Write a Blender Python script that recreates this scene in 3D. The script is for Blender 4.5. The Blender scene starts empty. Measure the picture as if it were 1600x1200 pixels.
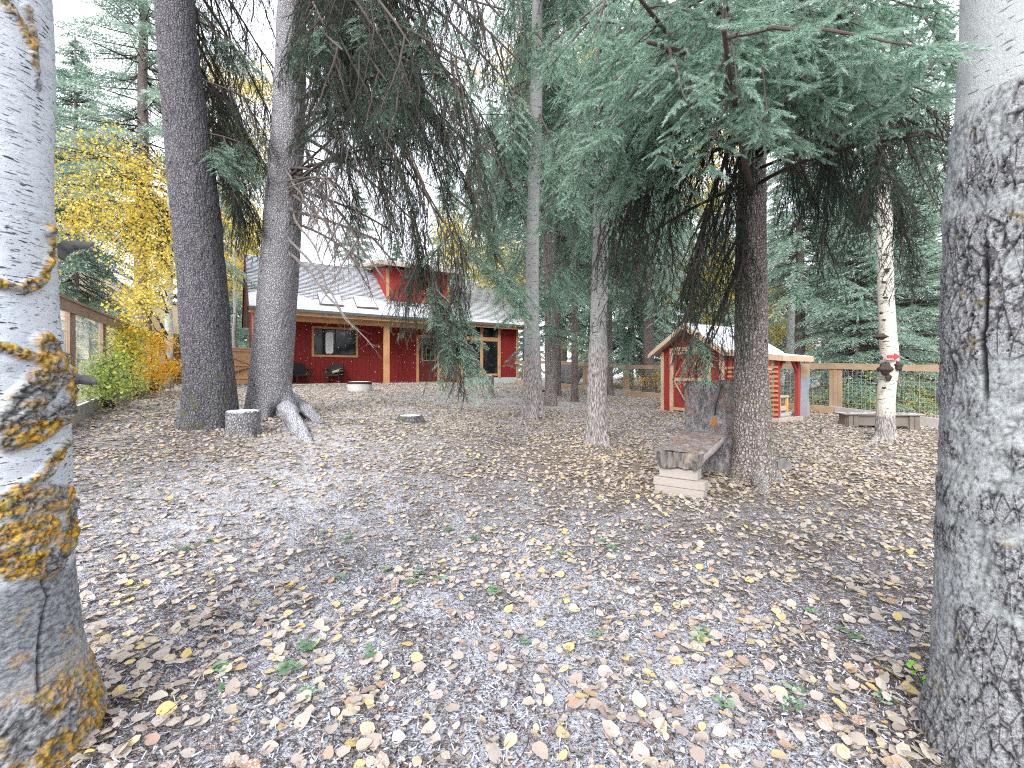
import bpy, math, random
import numpy as np
from mathutils import Vector, Matrix, Euler
PI = math.pi
rng = np.random.default_rng(7)
random.seed(7)
S = bpy.context.scene
COL = S.collection

# ------------------------------------------------------------------ camera, sky, sun, exposure
CZ = 1.25                                   # eye height above the ground underfoot
F_, HU, HV = 711.1, 800.0, 588.0
cam = bpy.data.cameras.new('camera'); camo = bpy.data.objects.new('camera', cam); COL.objects.link(camo)
cam.sensor_fit = 'HORIZONTAL'; cam.sensor_width = 36.0; cam.lens = 16.0
cam.shift_y = -12.0 / 1600.0
cam.clip_start = 0.05; cam.clip_end = 600.0
camo.location = (0, 0, CZ); camo.rotation_euler = (PI / 2, 0, 0)
S.camera = camo
SUN_EL, SUN_AZ = math.radians(34), math.radians(200)
w = bpy.data.worlds.new('World'); S.world = w; w.use_nodes = True
nt = w.node_tree; nt.nodes.clear()
wo = nt.nodes.new('ShaderNodeOutputWorld'); bg = nt.nodes.new('ShaderNodeBackground')
sk = nt.nodes.new('ShaderNodeTexSky'); sk.sky_type = 'NISHITA'; sk.sun_disc = False
sk.sun_elevation = SUN_EL; sk.sun_rotation = SUN_AZ; sk.air_density = 1.0; sk.dust_density = 4.0; sk.ozone_density = 1.0
hs = nt.nodes.new('ShaderNodeHueSaturation'); hs.inputs['Saturation'].default_value = 0.22
mx = nt.nodes.new('ShaderNodeMix'); mx.data_type = 'RGBA'; mx.inputs[0].default_value = 0.75
mx.inputs[7].default_value = (8.9, 9.2, 10.0, 1)          # the even white of an overcast sky
nt.links.new(sk.outputs[0], hs.inputs['Color']); nt.links.new(hs.outputs[0], mx.inputs[6])
nt.links.new(mx.outputs[2], bg.inputs[0]); bg.inputs[1].default_value = 0.12
nt.links.new(bg.outputs[0], wo.inputs[0])
sun = bpy.data.lights.new('sun', 'SUN'); sun.energy = 1.5; sun.angle = math.radians(25); sun.color = (1.0, 0.98, 0.965)
suno = bpy.data.objects.new('sun', sun); COL.objects.link(suno)
sd = Vector((math.cos(SUN_EL) * math.sin(SUN_AZ), math.cos(SUN_EL) * math.cos(SUN_AZ), math.sin(SUN_EL)))
suno.rotation_euler = sd.to_track_quat('Z', 'Y').to_euler(); suno.location = (0, 0, 30)
S.view_settings.view_transform = 'Standard'; S.view_settings.look = 'None'
S.view_settings.exposure = 1.4; S.view_settings.gamma = 1.0; S.view_settings.use_curve_mapping = False
S.cycles.max_bounces = 6; S.cycles.diffuse_bounces = 4; S.cycles.transparent_max_bounces = 8
S.cycles.use_denoising = False; S.cycles.filter_width = 1.1

# ------------------------------------------------------------------ helpers: points, ground height, noise
def P(u, v, d):
    return np.array([(u - HU) / F_ * d, d, CZ + (HV - v) / F_ * d])
CTRL = [(0, 0, -1.25), (0, 1.6, -1.24), (-1.6, 1.6, -1.25), (1.6, 1.6, -1.25), (0, 3.2, -1.25), (-3, 3, -1.1), (3.5, 3, -1.25),
        (1.75, 4.7, -1.21), (2.74, 5.2, -1.19), (1.32, 7.2, -1.10), (.47, 10.4, -.95), (1.0, 12.8, -.85), (1.94, 14.1, -.79),
        (6.75, 8.2, -1.17), (9.35, 10, -1.12), (8.3, 11.6, -.97), (5.12, 11, -.97), (4.2, 12.6, -.92), (4.8, 17.2, -.77), (1.57, 22.4, -.44),
        (-4.7, 7, -.83), (-4.1, 7.7, -.74), (-6.3, 6.5, -.68), (-12.6, 16.6, -.32), (-10, 18, -.36), (-4, 21.5, -.33), (.3, 24.4, -.36),
        (-3.6, 6.2, -.86), (-1.9, 8.4, -.88), (0, -8, -1.25), (-30, -8, -.8), (30, -8, -1.3), (-30, 30, -.3), (0, 60, -.2), (50, 60, -.5), (-50, 60, -.2),
        (30, 25, -.8), (14, 8, -1.2), (-14, 5, -.5), (-5, 14, -.5), (0, 100, 0), (-80, 20, -.2), (80, 20, -.6), (0, -80, -1.3)]
CT = np.array(CTRL, float); CT[:, 2] += CZ
_D = np.linalg.norm(CT[:, None, :2] - CT[None, :, :2], axis=2)
_n = len(CT); _A = np.zeros((_n + 1, _n + 1)); _A[:_n, :_n] = -_D - 0.6 * np.eye(_n) * 0; _A[:_n, :_n] = -np.sqrt(_D ** 2 + 1.0); _A[:_n, _n] = 1; _A[_n, :_n] = 1
_W = np.linalg.solve(_A, np.append(CT[:, 2], 0))
def gz(x, y):
    x = np.atleast_1d(np.asarray(x, float)); y = np.atleast_1d(np.asarray(y, float))
    out = np.full(x.shape, _W[_n])
    for i in range(_n):
        out -= _W[i] * np.sqrt((x - CT[i, 0]) ** 2 + (y - CT[i, 1]) ** 2 + 1.0)
    return out
def g1(x, y): return float(gz(x, y)[0])
def G(u, v):                                # where a sight line meets the ground
    lo, hi = 0.5, 60.0; X = (u - HU) / F_; Z = (HV - v) / F_
    d = lo
    while d < hi:
        if CZ + Z * d < g1(X * d, d): break
        d += 0.02
    return np.array([X * d, d, g1(X * d, d)])

def _h(ix, iy, iz, seed):
    n = (ix.astype(np.int64) * 374761393 + iy.astype(np.int64) * 668265263 + iz.astype(np.int64) * 2147483647 + seed * 1274126177) & 0xffffffff
    n = ((n ^ (n >> 13)) * 1274126177) & 0xffffffff
    n = (n ^ (n >> 16)) & 0xffffffff
    return n.astype(np.float64) / 4294967295.0
def vn(p, seed=0):
    f = np.floor(p); t = p - f; t = t * t * (3 - 2 * t); i = f.astype(np.int64)
    r = 0
    for a in (0, 1):
        for b in (0, 1):
            for c in (0, 1):
                r = r + _h(i[:, 0] + a, i[:, 1] + b, i[:, 2] + c, seed) * (t[:, 0] if a else 1 - t[:, 0]) * (t[:, 1] if b else 1 - t[:, 1]) * (t[:, 2] if c else 1 - t[:, 2])
    return r
def fbm(p, seed=0, oct=4):
    r = 0; a = 0.5; q = p.copy()
    for k in range(oct):
        r = r + a * (vn(q, seed + k) - 0.5) * 2; q = q * 2.03; a *= 0.5
    return r
def worley(p, seed=0):                      # 2D cells: nearest and second nearest distance
    i = np.floor(p).astype(np.int64); f1 = np.full(len(p), 9.0); f2 = np.full(len(p), 9.0); z = np.zeros(len(p), np.int64)
    for a in (-1, 0, 1):
        for b in (-1, 0, 1):
            cx = i[:, 0] + a; cy = i[:, 1] + b
            d = np.hypot(cx + _h(cx, cy, z, seed) - p[:, 0], cy + _h(cx, cy, z, seed + 9) - p[:, 1])
            m = d < f1
            f2 = np.where(m, f1, np.minimum(f2, d)); f1 = np.where(m, d, f1)
    return f1, f2
def unit(a): return a / np.maximum(np.linalg.norm(a, axis=-1, keepdims=True), 1e-9)
def sstep(a, b, x):
    t = np.clip((x - a) / (b - a), 0, 1); return t * t * (3 - 2 * t)

# ------------------------------------------------------------------ helpers: meshes and objects
def mesh(name, V, Fc, mats=(), mi=None, attrs=None, smooth=False, uv=None):
    V = np.asarray(V, np.float32).reshape(-1, 3)
    me = bpy.data.meshes.new(name)
    if isinstance(Fc, np.ndarray):
        k = Fc.shape[1]; n = len(Fc); tot = np.full(n, k, np.int32); flat = Fc.astype(np.int32).ravel()
    else:
        tot = np.array([len(f) for f in Fc], np.int32); n = len(tot); flat = np.array([i for f in Fc for i in f], np.int32)
    me.vertices.add(len(V)); me.vertices.foreach_set('co', V.ravel())
    me.loops.add(len(flat)); me.loops.foreach_set('vertex_index', flat)
    me.polygons.add(n)
    st = np.zeros(n, np.int32); st[1:] = np.cumsum(tot)[:-1]
    me.polygons.foreach_set('loop_start', st)
    try: me.polygons.foreach_set('loop_total', tot)
    except Exception: pass
    for m in mats: me.materials.append(m)
    if mi is not None: me.polygons.foreach_set('material_index', np.asarray(mi, np.int32))
    me.polygons.foreach_set('use_smooth', np.full(n, bool(smooth)))
    if uv is not None:
        l = me.uv_layers.new(name='UVMap'); l.data.foreach_set('uv', np.asarray(uv, np.float32)[flat].ravel())
    for an, av in (attrs or {}).items():
        av = np.asarray(av, np.float32)
        if av.ndim == 1:
            a = me.attributes.new(an, 'FLOAT', 'POINT'); a.data.foreach_set('value', av)
        else:
            a = me.attributes.new(an, 'FLOAT_COLOR', 'POINT')
            if av.shape[1] == 3: av = np.hstack([av, np.ones((len(av), 1), np.float32)])
            a.data.foreach_set('color', av.ravel())
    me.update(calc_edges=True)
    return me
def add(name, me, parent=None, loc=(0, 0, 0), rot=(0, 0, 0), kind=None):
    o = bpy.data.objects.new(name, me); COL.objects.link(o)
    o.location = loc; o.rotation_euler = rot
    if parent is not None: o.parent = parent
    if kind: o['kind'] = kind
    return o
def thing(name, label, cat, loc=(0, 0, 0), rz=0.0, group=None, me=None):
    o = add(name, me, None, loc, (0, 0, rz)); o['label'] = label; o['category'] = cat
    if group: o['group'] = group
    return o
class MB:                                   # gathers boxes, bars and prisms into one mesh
    def __init__(s): s.V = []; s.F = []
    def raw(s, V, F):
        b = len(s.V); s.V += [tuple(map(float, v)) for v in V]; s.F += [tuple(i + b for i in f) for f in F]; return s
    def box(s, x0, x1, y0, y1, z0, z1, M=None):
        V = [(x, y, z) for z in (z0, z1) for y in (y0, y1) for x in (x0, x1)]
        if M is not None: V = [tuple(M @ Vector(v)) for v in V]
        return s.raw(V, [(0, 2, 3, 1), (4, 5, 7, 6), (0, 1, 5, 4), (2, 6, 7, 3), (0, 4, 6, 2), (1, 3, 7, 5)])
    def bar(s, a, b, w, h, up=(0, 0, 1)):   # a box from a to b
        a = Vector(a); b = Vector(b); d = (b - a); L = d.length; d.normalize(); up = Vector(up)
        x = d.cross(up)
        if x.length < 1e-4: x = d.cross(Vector((1, 0, 0)))
        x.normalize(); z = x.cross(d)
        V = [a + d * (L * k) + x * (i * w / 2) + z * (j * h / 2) for k in (0, 1) for j in (-1, 1) for i in (-1, 1)]
        return s.raw(V, [(0, 1, 3, 2), (4, 6, 7, 5), (0, 4, 5, 1), (2, 3, 7, 6), (0, 2, 6, 4), (1, 5, 7, 3)])
    def tube(s, pts, rad, n=6, cap=True):
        pts = [Vector(p) for p in pts]; V = []; F = []
        if not hasattr(rad, '__len__'): rad = [rad] * len(pts)
        for k, p in enumerate(pts):
            d = (pts[min(k + 1, len(pts) - 1)] - pts[max(k - 1, 0)]).normalized()
            x = d.cross(Vector((0.12, 0.31, 0.94))); x.normalize(); y = d.cross(x)
            for i in range(n):
                a = 2 * PI * i / n; V.append(p + (x * math.cos(a) + y * math.sin(a)) * rad[k])
        for k in range(len(pts) - 1):
            for i in range(n):
                F.append((k * n + i, k * n + (i + 1) % n, (k + 1) * n + (i + 1) % n, (k + 1) * n + i))
        if cap: F.append(tuple(range(n))[::-1]); F.append(tuple((len(pts) - 1) * n + i for i in range(n)))
        return s.raw(V, F)
    def prism(s, poly, d0, d1, fn):         # poly of 2D points, fn(a, b, depth) -> 3D
        n = len(poly); V = [fn(a, b, d0) for a, b in poly] + [fn(a, b, d1) for a, b in poly]
        F = [tuple(range(n)), tuple(range(n, 2 * n))[::-1]] + [(i, i + n, (i + 1) % n + n, (i + 1) % n) for i in range(n)]
        return s.raw(V, F)
    def build(s, name, mat, parent=None, smooth=False, bevel=0, kind=None, loc=(0, 0, 0)):
        me = mesh(name, s.V, s.F, [mat], smooth=smooth)
        import bmesh
        bm = bmesh.new(); bm.from_mesh(me)
        bmesh.ops.recalc_face_normals(bm, faces=bm.faces)
        if bevel: bmesh.ops.bevel(bm, geom=list(bm.edges), offset=bevel, segments=1, affect='EDGES')
        bm.to_mesh(me); bm.free()
        return add(name, me, parent, loc, kind=kind)
def bx(name, mat, parent, x0, x1, y0, y1, z0, z1, bevel=0.004):
    return MB().box(x0, x1, y0, y1, z0, z1).build(name, mat, parent, bevel=bevel)

# ------------------------------------------------------------------ helpers: materials
class NM:
    def __init__(s, name, rough=0.8, spec=0.25):
        s.m = bpy.data.materials.new(name); s.m.use_nodes = True; s.t = s.m.node_tree; s.t.nodes.clear()
        s.out = s.n('ShaderNodeOutputMaterial'); s.b = s.n('ShaderNodeBsdfPrincipled')
        s.b.inputs['Roughness'].default_value = rough; s.b.inputs['Specular IOR Level'].default_value = spec
        s.l(s.b.outputs[0], s.out.inputs[0])
    def n(s, t, **k):
        nd = s.t.nodes.new(t)
        for a, b in k.items(): setattr(nd, a, b)
        return nd
    def l(s, a, b): s.t.links.new(a, b)
    def put(s, sock, val):
        if hasattr(val, 'is_linked'): s.l(val, sock)
        elif isinstance(val, (tuple, list)) and len(val) == 3 and sock.type == 'RGBA': sock.default_value = (*val, 1)
        else: sock.default_value = val
    def obj(s): return s.n('ShaderNodeTexCoord').outputs['Object']
    def uv(s): return s.n('ShaderNodeTexCoord').outputs['UV']
    def geo(s): return s.n('ShaderNodeNewGeometry')
    def scale(s, vec, sc, loc=(0, 0, 0)):
        m = s.n('ShaderNodeMapping'); m.inputs['Scale'].default_value = sc; m.inputs['Location'].default_value = loc; s.l(vec, m.inputs[0]); return m.outputs[0]
    def noise(s, vec, sc=5, det=4, rough=0.55, dist=0):
        x = s.n('ShaderNodeTexNoise'); x.inputs['Scale'].default_value = sc; x.inputs['Detail'].default_value = det
        x.inputs['Roughness'].default_value = rough; x.inputs['Distortion'].default_value = dist; s.l(vec, x.inputs['Vector']); return x.outputs[0]
    def voro(s, vec, sc=5, feat='F1', out='Distance'):
        x = s.n('ShaderNodeTexVoronoi', feature=feat); x.inputs['Scale'].default_value = sc; s.l(vec, x.inputs['Vector']); return x.outputs[out]
    def ramp(s, fac, a, b):                 # 0 at a, 1 at b
        x = s.n('ShaderNodeMapRange'); x.interpolation_type = 'SMOOTHSTEP'; x.inputs[1].default_value = a; x.inputs[2].default_value = b; s.put(x.inputs[0], fac); return x.outputs[0]
    def cr(s, fac, stops):
        x = s.n('ShaderNodeValToRGB'); e = x.color_ramp.elements
        while len(e) > 1: e.remove(e[-1])
        e[0].position = stops[0][0]; e[0].color = (*stops[0][1], 1)
        for p, c in stops[1:]:
            q = e.new(p); q.color = (*c, 1)
        s.put(x.inputs[0], fac); return x.outputs[0]
    def mix(s, f, a, b, mode='MIX'):
        x = s.n('ShaderNodeMix', data_type='RGBA', blend_type=mode); s.put(x.inputs[0], f); s.put(x.inputs[6], a); s.put(x.inputs[7], b); return x.outputs[2]
    def math(s, op, a, b=0.0, c=0.0):
        x = s.n('ShaderNodeMath', operation=op); s.put(x.inputs[0], a); s.put(x.inputs[1], b); s.put(x.inputs[2], c); return x.outputs[0]
    def attr(s, name, out='Fac'): return s.n('ShaderNodeAttribute', attribute_name=name).outputs[out]
    def rnd(s): return s.n('ShaderNodeObjectInfo').outputs['Random']
    def col(s, c): s.put(s.b.inputs['Base Color'], c); return s
    def bump(s, h, dist=0.01, strength=0.8):
        x = s.n('ShaderNodeBump'); x.inputs['Strength'].default_value = strength; x.inputs['Distance'].default_value = dist; s.l(h, x.inputs['Height']); s.l(x.outputs[0], s.b.inputs['Normal']); return s
    def translucent(s, c, f=0.35):
        t = s.n('ShaderNodeBsdfTranslucent'); s.put(t.inputs[0], c); m = s.n('ShaderNodeMixShader'); m.inputs[0].default_value = f
        s.l(s.b.outputs[0], m.inputs[1]); s.l(t.outputs[0], m.inputs[2]); s.l(m.outputs[0], s.out.inputs[0]); return s

def mat_wood(name, c1, c2, stretch=(3, 3, 40), rough=0.8, snow=0.0):
    M = NM(name, rough); o = M.obj(); g = M.noise(M.scale(o, stretch), 2.2, 6, 0.65, 0.3); b = M.noise(o, 2.0, 3)
    c = M.mix(g, c1, c2); c = M.mix(M.math('MULTIPLY', M.ramp(b, .35, .75), .45), c, tuple(x * .55 for x in c1))
    if snow:
        nz = M.n('ShaderNodeSeparateXYZ'); M.l(M.geo().outputs['Normal'], nz.inputs[0])
        f = M.math('MULTIPLY', M.ramp(nz.outputs[2], .7, .95), M.ramp(M.noise(o, 14, 5), .55 - snow * .4, .62 - snow * .3)); c = M.mix(f, c, (.72, .74, .78))
    M.col(c); M.bump(g, .004, .5); return M.m
M_FW = mat_wood('fence_wood', (.27, .18, .12), (.41, .30, .21), (30, 30, 2), snow=.9)
M_FWR = mat_wood('cedar_wood', (.28, .19, .12), (.41, .30, .20), (2, 30, 30), snow=.7)
M_GATE = mat_wood('gate_wood', (.22, .115, .06), (.36, .20, .11), (25, 25, 2))
M_GREYW = mat_wood('grey_wood', (.26, .24, .22), (.44, .42, .40), (2, 30, 30), snow=.5)
M_TRIM = mat_wood('trim_wood', (.40, .215, .095), (.50, .29, .135), (12, 12, 3))
M_PLANT = mat_wood('planter_wood', (.13, .11, .095), (.27, .235, .205), (2, 30, 30), snow=.3)
M_PALEW = mat_wood('pale_wood', (.40, .33, .27), (.53, .455, .385), (3, 30, 30), snow=.3)
M_SLAT = mat_wood('slat_wood', (.44, .20, .095), (.53, .28, .145), (20, 3, 20))
def mat_red(name, c, c2, bands=0):
    M = NM(name, .7); o = M.obj(); g = M.noise(M.scale(o, (14, 14, 1.2)), 2, 5); f = M.noise(o, 1.4, 3)
    cc = M.mix(g, c, c2); cc = M.mix(M.math('MULTIPLY', M.ramp(f, .5, .8), .3), cc, tuple(x * .6 for x in c)); M.col(cc); M.bump(g, .004, .4); return M.m
M_RED = mat_red('red_siding', (.155, .012, .011), (.215, .022, .018))
M_SRED = mat_red('shed_red', (.235, .024, .021), (.30, .038, .032))
M_DOOR = mat_red('door_brown', (.075, .012, .010), (.11, .02, .015))
M_DRED = mat_red('post_red', (.24, .035, .03), (.34, .05, .04))
def mat_plain(name, c, rough=.6, var=.15, sc=6, metallic=0.0, spec=.3):
    M = NM(name, rough, spec); o = M.obj(); n = M.noise(o, sc, 5); M.col(M.mix(n, tuple(x * (1 - var) for x in c), tuple(min(1, x * (1 + var)) for x in c)))
    M.b.inputs['Metallic'].default_value = metallic; M.bump(n, .003, .3); return M.m
M_FOUND = mat_plain('foundation_grey', (.36, .42, .42)); M_GUT = mat_plain('gutter_grey', (.10, .10, .10), .4)
M_WHITE = mat_plain('white_trim', (.78, .78, .76)); M_BLACK = mat_plain('black_wicker', (.018, .017, .017), .7, .3, 40)
M_SNOW = mat_plain('snow', (.58, .60, .64), .7, .06, 9); M_METAL = mat_plain('galvanised', (.40, .42, .43), .45, .2, 10, .6)
M_BEIGE = mat_plain('beige_siding', (.52, .47, .38), .7, .1, 4); M_LGREY = mat_plain('pale_grey_wall', (.60, .62, .63), .7, .1, 4)
M_PLY = mat_plain('grey_board', (.20, .21, .235), .8, .3, 7); M_RUST = mat_plain('red_paint', (.40, .045, .045), .6, .3, 30)
M_DECK = mat_plain('deck_pale', (.50, .45, .36), .8, .2, 8); M_SOFF = mat_plain('soffit', (.40, .33, .24), .8, .1, 5)
M_CREAM = mat_plain('cream_plastic', (.62, .54, .42), .5, .05); M_WIRE = mat_plain('wire', (.55, .56, .55), .5, .1, 20, .3)
M_HOSE = mat_plain('black_hose', (.02, .02, .022), .5)
def mat_glass():
    M = NM('window_glass', .05, .35); M.col((.010, .012, .013)); M.b.inputs['IOR'].default_value = 1.45; n = M.noise(M.obj(), 1.3, 2); M.bump(n, .01, .12); return M.m
M_GLASS = mat_glass()
def mat_shingle():
    M = NM('snowy_shingles', .85); o = M.obj(); n = M.noise(o, 9, 5); f = M.noise(o, .8, 3); k = M.noise(o, 30, 3)
    shg = M.mix(n, (.20, .21, .22), (.32, .33, .335)); sn = M.math('ADD', M.math('MULTIPLY', M.ramp(f, .3, .7), .3), M.math('MULTIPLY', M.ramp(k, .35, .6), .4))
    sn = M.math('ADD', sn, .45)
    M.col(M.mix(sn, shg, (.57, .59, .63))); return M.m
M_SHING = mat_shingle()

# bark
def mat_spruce_bark(name, dark, light, moss=0.0, fleck=.5):
    M = NM(name, .9, .1); uv = M.uv(); o = M.obj()
    pl = M.voro(M.scale(uv, (1, .6, 1)), 38, 'DISTANCE_TO_EDGE'); n = M.noise(uv, 42, 7, .78); big = M.noise(uv, 3.2, 4)
    c = M.mix(M.ramp(n, .36, .64), dark, light)
    c = M.mix(M.math('MULTIPLY', M.ramp(big, .45, .7), .5), c, tuple(x * .72 for x in light))
    c = M.mix(M.math('MULTIPLY', M.math('SUBTRACT', 1.0, M.ramp(pl, .0, .16)), .6), c, tuple(x * .38 for x in dark))
    c = M.mix(M.math('MULTIPLY', M.ramp(M.noise(uv, 120, 2), .60, .68), fleck), c, (.62, .62, .65))
    c = M.mix(M.math('MULTIPLY', M.attr('crack'), .7), c, tuple(x * .35 for x in dark))
    c = M.mix(M.math('MULTIPLY', M.ramp(M.voro(M.scale(uv, (1, .8, 1)), 4.6), .13, .06), .85), c, tuple(x * .3 for x in dark))
    if moss: c = M.mix(M.math('MULTIPLY', M.math('MULTIPLY', M.ramp(M.noise(uv, 7, 5), .5, .66), M.attr('low')), moss), c, (.12, .125, .035))
    c = M.mix(M.math('MULTIPLY', M.attr('snow'), M.ramp(M.noise(uv, 46, 5, .75), .40, .56)), c, (.56, .58, .62))
    M.col(c); M.bump(M.math('ADD', n, M.ramp(pl, 0, .2)), .012, 1.0); return M.m
M_BK1 = mat_spruce_bark('dark_spruce_bark', (.07, .066, .074), (.28, .272, .295), .75, .4)
M_BK2 = mat_spruce_bark('grey_spruce_bark', (.16, .153, .165), (.50, .485, .51), .4, .5)
M_BK3 = mat_spruce_bark('brown_spruce_bark', (.19, .155, .14), (.62, .55, .515), .6, .55)
M_BKD = mat_spruce_bark('thin_spruce_bark', (.14, .11, .10), (.40, .335, .31), 0, .2)
def mat_birch():                            # white bark with dark dashes, grey scars and orange lichen
    M = NM('white_birch_bark', .85, .08); uv = M.uv()
    d1 = M.noise(M.scale(uv, (30, 130, 1)), 1, 2, .5, .3); d2 = M.noise(M.scale(uv, (70, 260, 1), (3, 1, 0)), 1, 1)
    gate = M.ramp(M.noise(uv, 9, 3), .38, .62)
    dash = M.math('MULTIPLY', M.math('MAXIMUM', M.ramp(d1, .60, .65), M.ramp(d2, .68, .73)), M.math('ADD', .35, M.math('MULTIPLY', gate, .65)))
    lines = M.ramp(M.noise(M.scale(uv, (2.2, 34, 1), (5, 2, 0)), 1, 3, .5, .2), .67, .72)
    base = M.mix(M.noise(uv, 4, 5), (.40, .44, .48), (.57, .60, .625)); base = M.mix(M.math('MULTIPLY', M.ramp(M.noise(M.scale(uv, (4, 16, 1)), 1.2, 4), .52, .72), .5), base, (.27, .30, .34))
    c = M.mix(M.math('MULTIPLY', lines, .7), base, (.16, .155, .15)); c = M.mix(dash, c, (.05, .048, .05))
    gsc = M.mix(M.ramp(M.noise(M.scale(uv, (1, 1.6, 1)), 48, 7, .72, .6), .36, .62), (.05, .048, .046), (.31, .315, .31))
    c = M.mix(M.attr('scar'), c, gsc)
    gsm = M.mix(M.ramp(M.noise(M.scale(uv, (44, 70, 1)), 1, 7, .72, .3), .34, .66), (.08, .085, .095), (.33, .345, .36)); c = M.mix(M.attr('grey'), c, gsm)
    lic = M.mix(M.ramp(M.noise(uv, 70, 4), .38, .62), (.20, .125, .022), (.62, .33, .045)); lic = M.mix(M.ramp(M.noise(uv, 16, 3), .5, .68), lic, (.33, .27, .06))
    lm = M.math('MULTIPLY', M.attr('lichen'), M.ramp(M.noise(uv, 30, 5, .65), .40, .52)); c = M.mix(lm, c, lic)
    c = M.mix(M.math('MULTIPLY', M.attr('crack'), .9), c, (.022, .02, .02))
    M.col(c); M.bump(M.math('ADD', M.noise(uv, 60, 6, .7), M.math('MULTIPLY', dash, -.6)), .006, .8); return M.m
M_BIRCH = mat_birch()
def mat_aspen():                            # pale bark high up, cracked grey bark with pale patches lower down
    M = NM('grey_aspen_bark', .95, .04); uv = M.uv()
    sm = M.mix(M.noise(uv, 5, 5), (.345, .365, .365), (.48, .50, .495))
    d = M.ramp(M.noise(M.scale(uv, (24, 90, 1)), 1, 3, .5, .4), .61, .67); sm = M.mix(M.math('MULTIPLY', d, .8), sm, (.10, .105, .11))
    n = M.noise(M.scale(uv, (1, .6, 1)), 75, 7, .75); r1 = M.mix(M.ramp(n, .34, .66), (.10, .098, .106), (.31, .315, .335))
    fn = M.noise(M.scale(uv, (1, .7, 1)), 240, 4, .7); r1 = M.mix(M.math('MULTIPLY', M.ramp(fn, .42, .64), .45), r1, (.47, .475, .48)); r1 = M.mix(M.math('MULTIPLY', M.ramp(fn, .50, .36), .55), r1, (.06, .058, .06))
    wob = M.mix(.035, uv, M.n('ShaderNodeTexNoise').outputs[1]); ck = M.voro(M.scale(wob, (34, 11, 1)), 1, 'DISTANCE_TO_EDGE'); r1 = M.mix(M.math('MULTIPLY', M.ramp(ck, .07, .015), .75), r1, (.03, .028, .028))
    r1 = M.mix(M.math('MULTIPLY', M.ramp(M.noise(uv, 95, 2), .6, .67), .5), r1, (.50, .52, .53))
    r1 = M.mix(M.math('MULTIPLY', M.ramp(M.noise(uv, 9, 5), .60, .68), .55), r1, (.22, .17, .07))
    pat = M.mix(M.ramp(M.noise(M.scale(uv, (10, 30, 1)), 1, 5, .6), .35, .7), (.28, .30, .305), (.46, .49, .49))
    c = M.mix(M.attr('rough'), sm, r1); c = M.mix(M.attr('patch'), c, pat)
    c = M.mix(M.math('MULTIPLY', M.attr('crack'), .95), c, (.02, .02, .021))
    M.col(c); M.bump(M.math('ADD', n, M.math('MULTIPLY', fn, .5)), .006, 1.0); return M.m
M_ASPEN = mat_aspen()
def mat_pale_trunk(name, c1, c2):           # slim poplar / birch trunks in the yard: pale above, furrowed grey below
    M = NM(name, .8, .15); uv = M.uv()
    base = M.mix(M.noise(uv, 6, 5), c1, c2); d = M.ramp(M.noise(M.scale(uv, (7, 42, 1)), 1, 3, .5, .5), .62, .68)
    base = M.mix(d, base, (.05, .045, .042)); base = M.mix(M.ramp(M.noise(M.scale(uv, (5, 11, 1), (7, 3, 0)), 1.3, 2), .66, .70), base, (.06, .05, .045))
    fur = M.noise(M.scale(uv, (60, 13, 1)), 1, 6, .7, .3); lo = M.mix(M.ramp(fur, .36, .62), (.10, .088, .082), (.46, .42, .405))
    f = M.ramp(M.math('ADD', M.attr('low'), M.math('MULTIPLY', M.math('SUBTRACT', M.noise(uv, 5, 4), .5), .9)), .42, .58); c = M.mix(f, base, lo)
    c = M.mix(M.math('MULTIPLY', M.attr('crack'), .8), c, (.025, .022, .02)); M.col(c); M.bump(fur, .012, .8); return M.m
M_POP = mat_pale_trunk('poplar_bark', (.22, .225, .222), (.35, .35, .34)); M_WBIR = mat_pale_trunk('cream_birch_bark', (.42, .385, .335), (.57, .535, .48))

# foliage
def mat_needles(name, stops, tipc, tipf=.5):
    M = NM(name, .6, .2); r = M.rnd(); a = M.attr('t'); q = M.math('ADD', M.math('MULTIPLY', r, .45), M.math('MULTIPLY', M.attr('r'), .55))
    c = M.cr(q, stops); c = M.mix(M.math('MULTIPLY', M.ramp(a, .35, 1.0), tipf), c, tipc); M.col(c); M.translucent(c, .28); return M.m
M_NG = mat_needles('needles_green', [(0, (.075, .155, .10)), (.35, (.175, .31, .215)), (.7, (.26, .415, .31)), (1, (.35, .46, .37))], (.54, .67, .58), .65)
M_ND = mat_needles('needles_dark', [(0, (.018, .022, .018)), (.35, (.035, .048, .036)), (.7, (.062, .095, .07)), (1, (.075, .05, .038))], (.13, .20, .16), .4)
M_NF = mat_needles('needles_far', [(0, (.10, .19, .125)), (.4, (.17, .28, .20)), (.75, (.27, .37, .29)), (1, (.38, .45, .39))], (.60, .70, .66), .7)  # far needles: colour lightened in place of haze, plus frost on the tips
M_TWIG = mat_plain('twig_bark', (.082, .063, .054), .85, .35, 25); M_TWD = mat_plain('dark_twig_bark', (.055, .042, .036), .9, .35, 25); M_DEAD = mat_plain('dead_twig', (.17, .148, .138), .85, .3, 25)
def mat_leaf(name, stops, f=.4, rough=.6):
    M = NM(name, rough, .25); q = M.math('FRACT', M.math('ADD', M.math('MULTIPLY', M.rnd(), .37), M.attr('r'))); c = M.cr(q, stops); M.col(c); M.translucent(c, f); return M.m
M_YL = mat_leaf('yellow_leaves', [(0, (.46, .36, .05)), (.35, (.66, .50, .08)), (.7, (.76, .62, .16)), (.88, (.50, .50, .13)), (1, (.62, .38, .06))])
M_SHR = mat_leaf('shrub_leaves', [(0, (.20, .28, .05)), (.3, (.38, .42, .06)), (.6, (.60, .55, .07)), (.85, (.70, .46, .04)), (1, (.72, .32, .03))])
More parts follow.
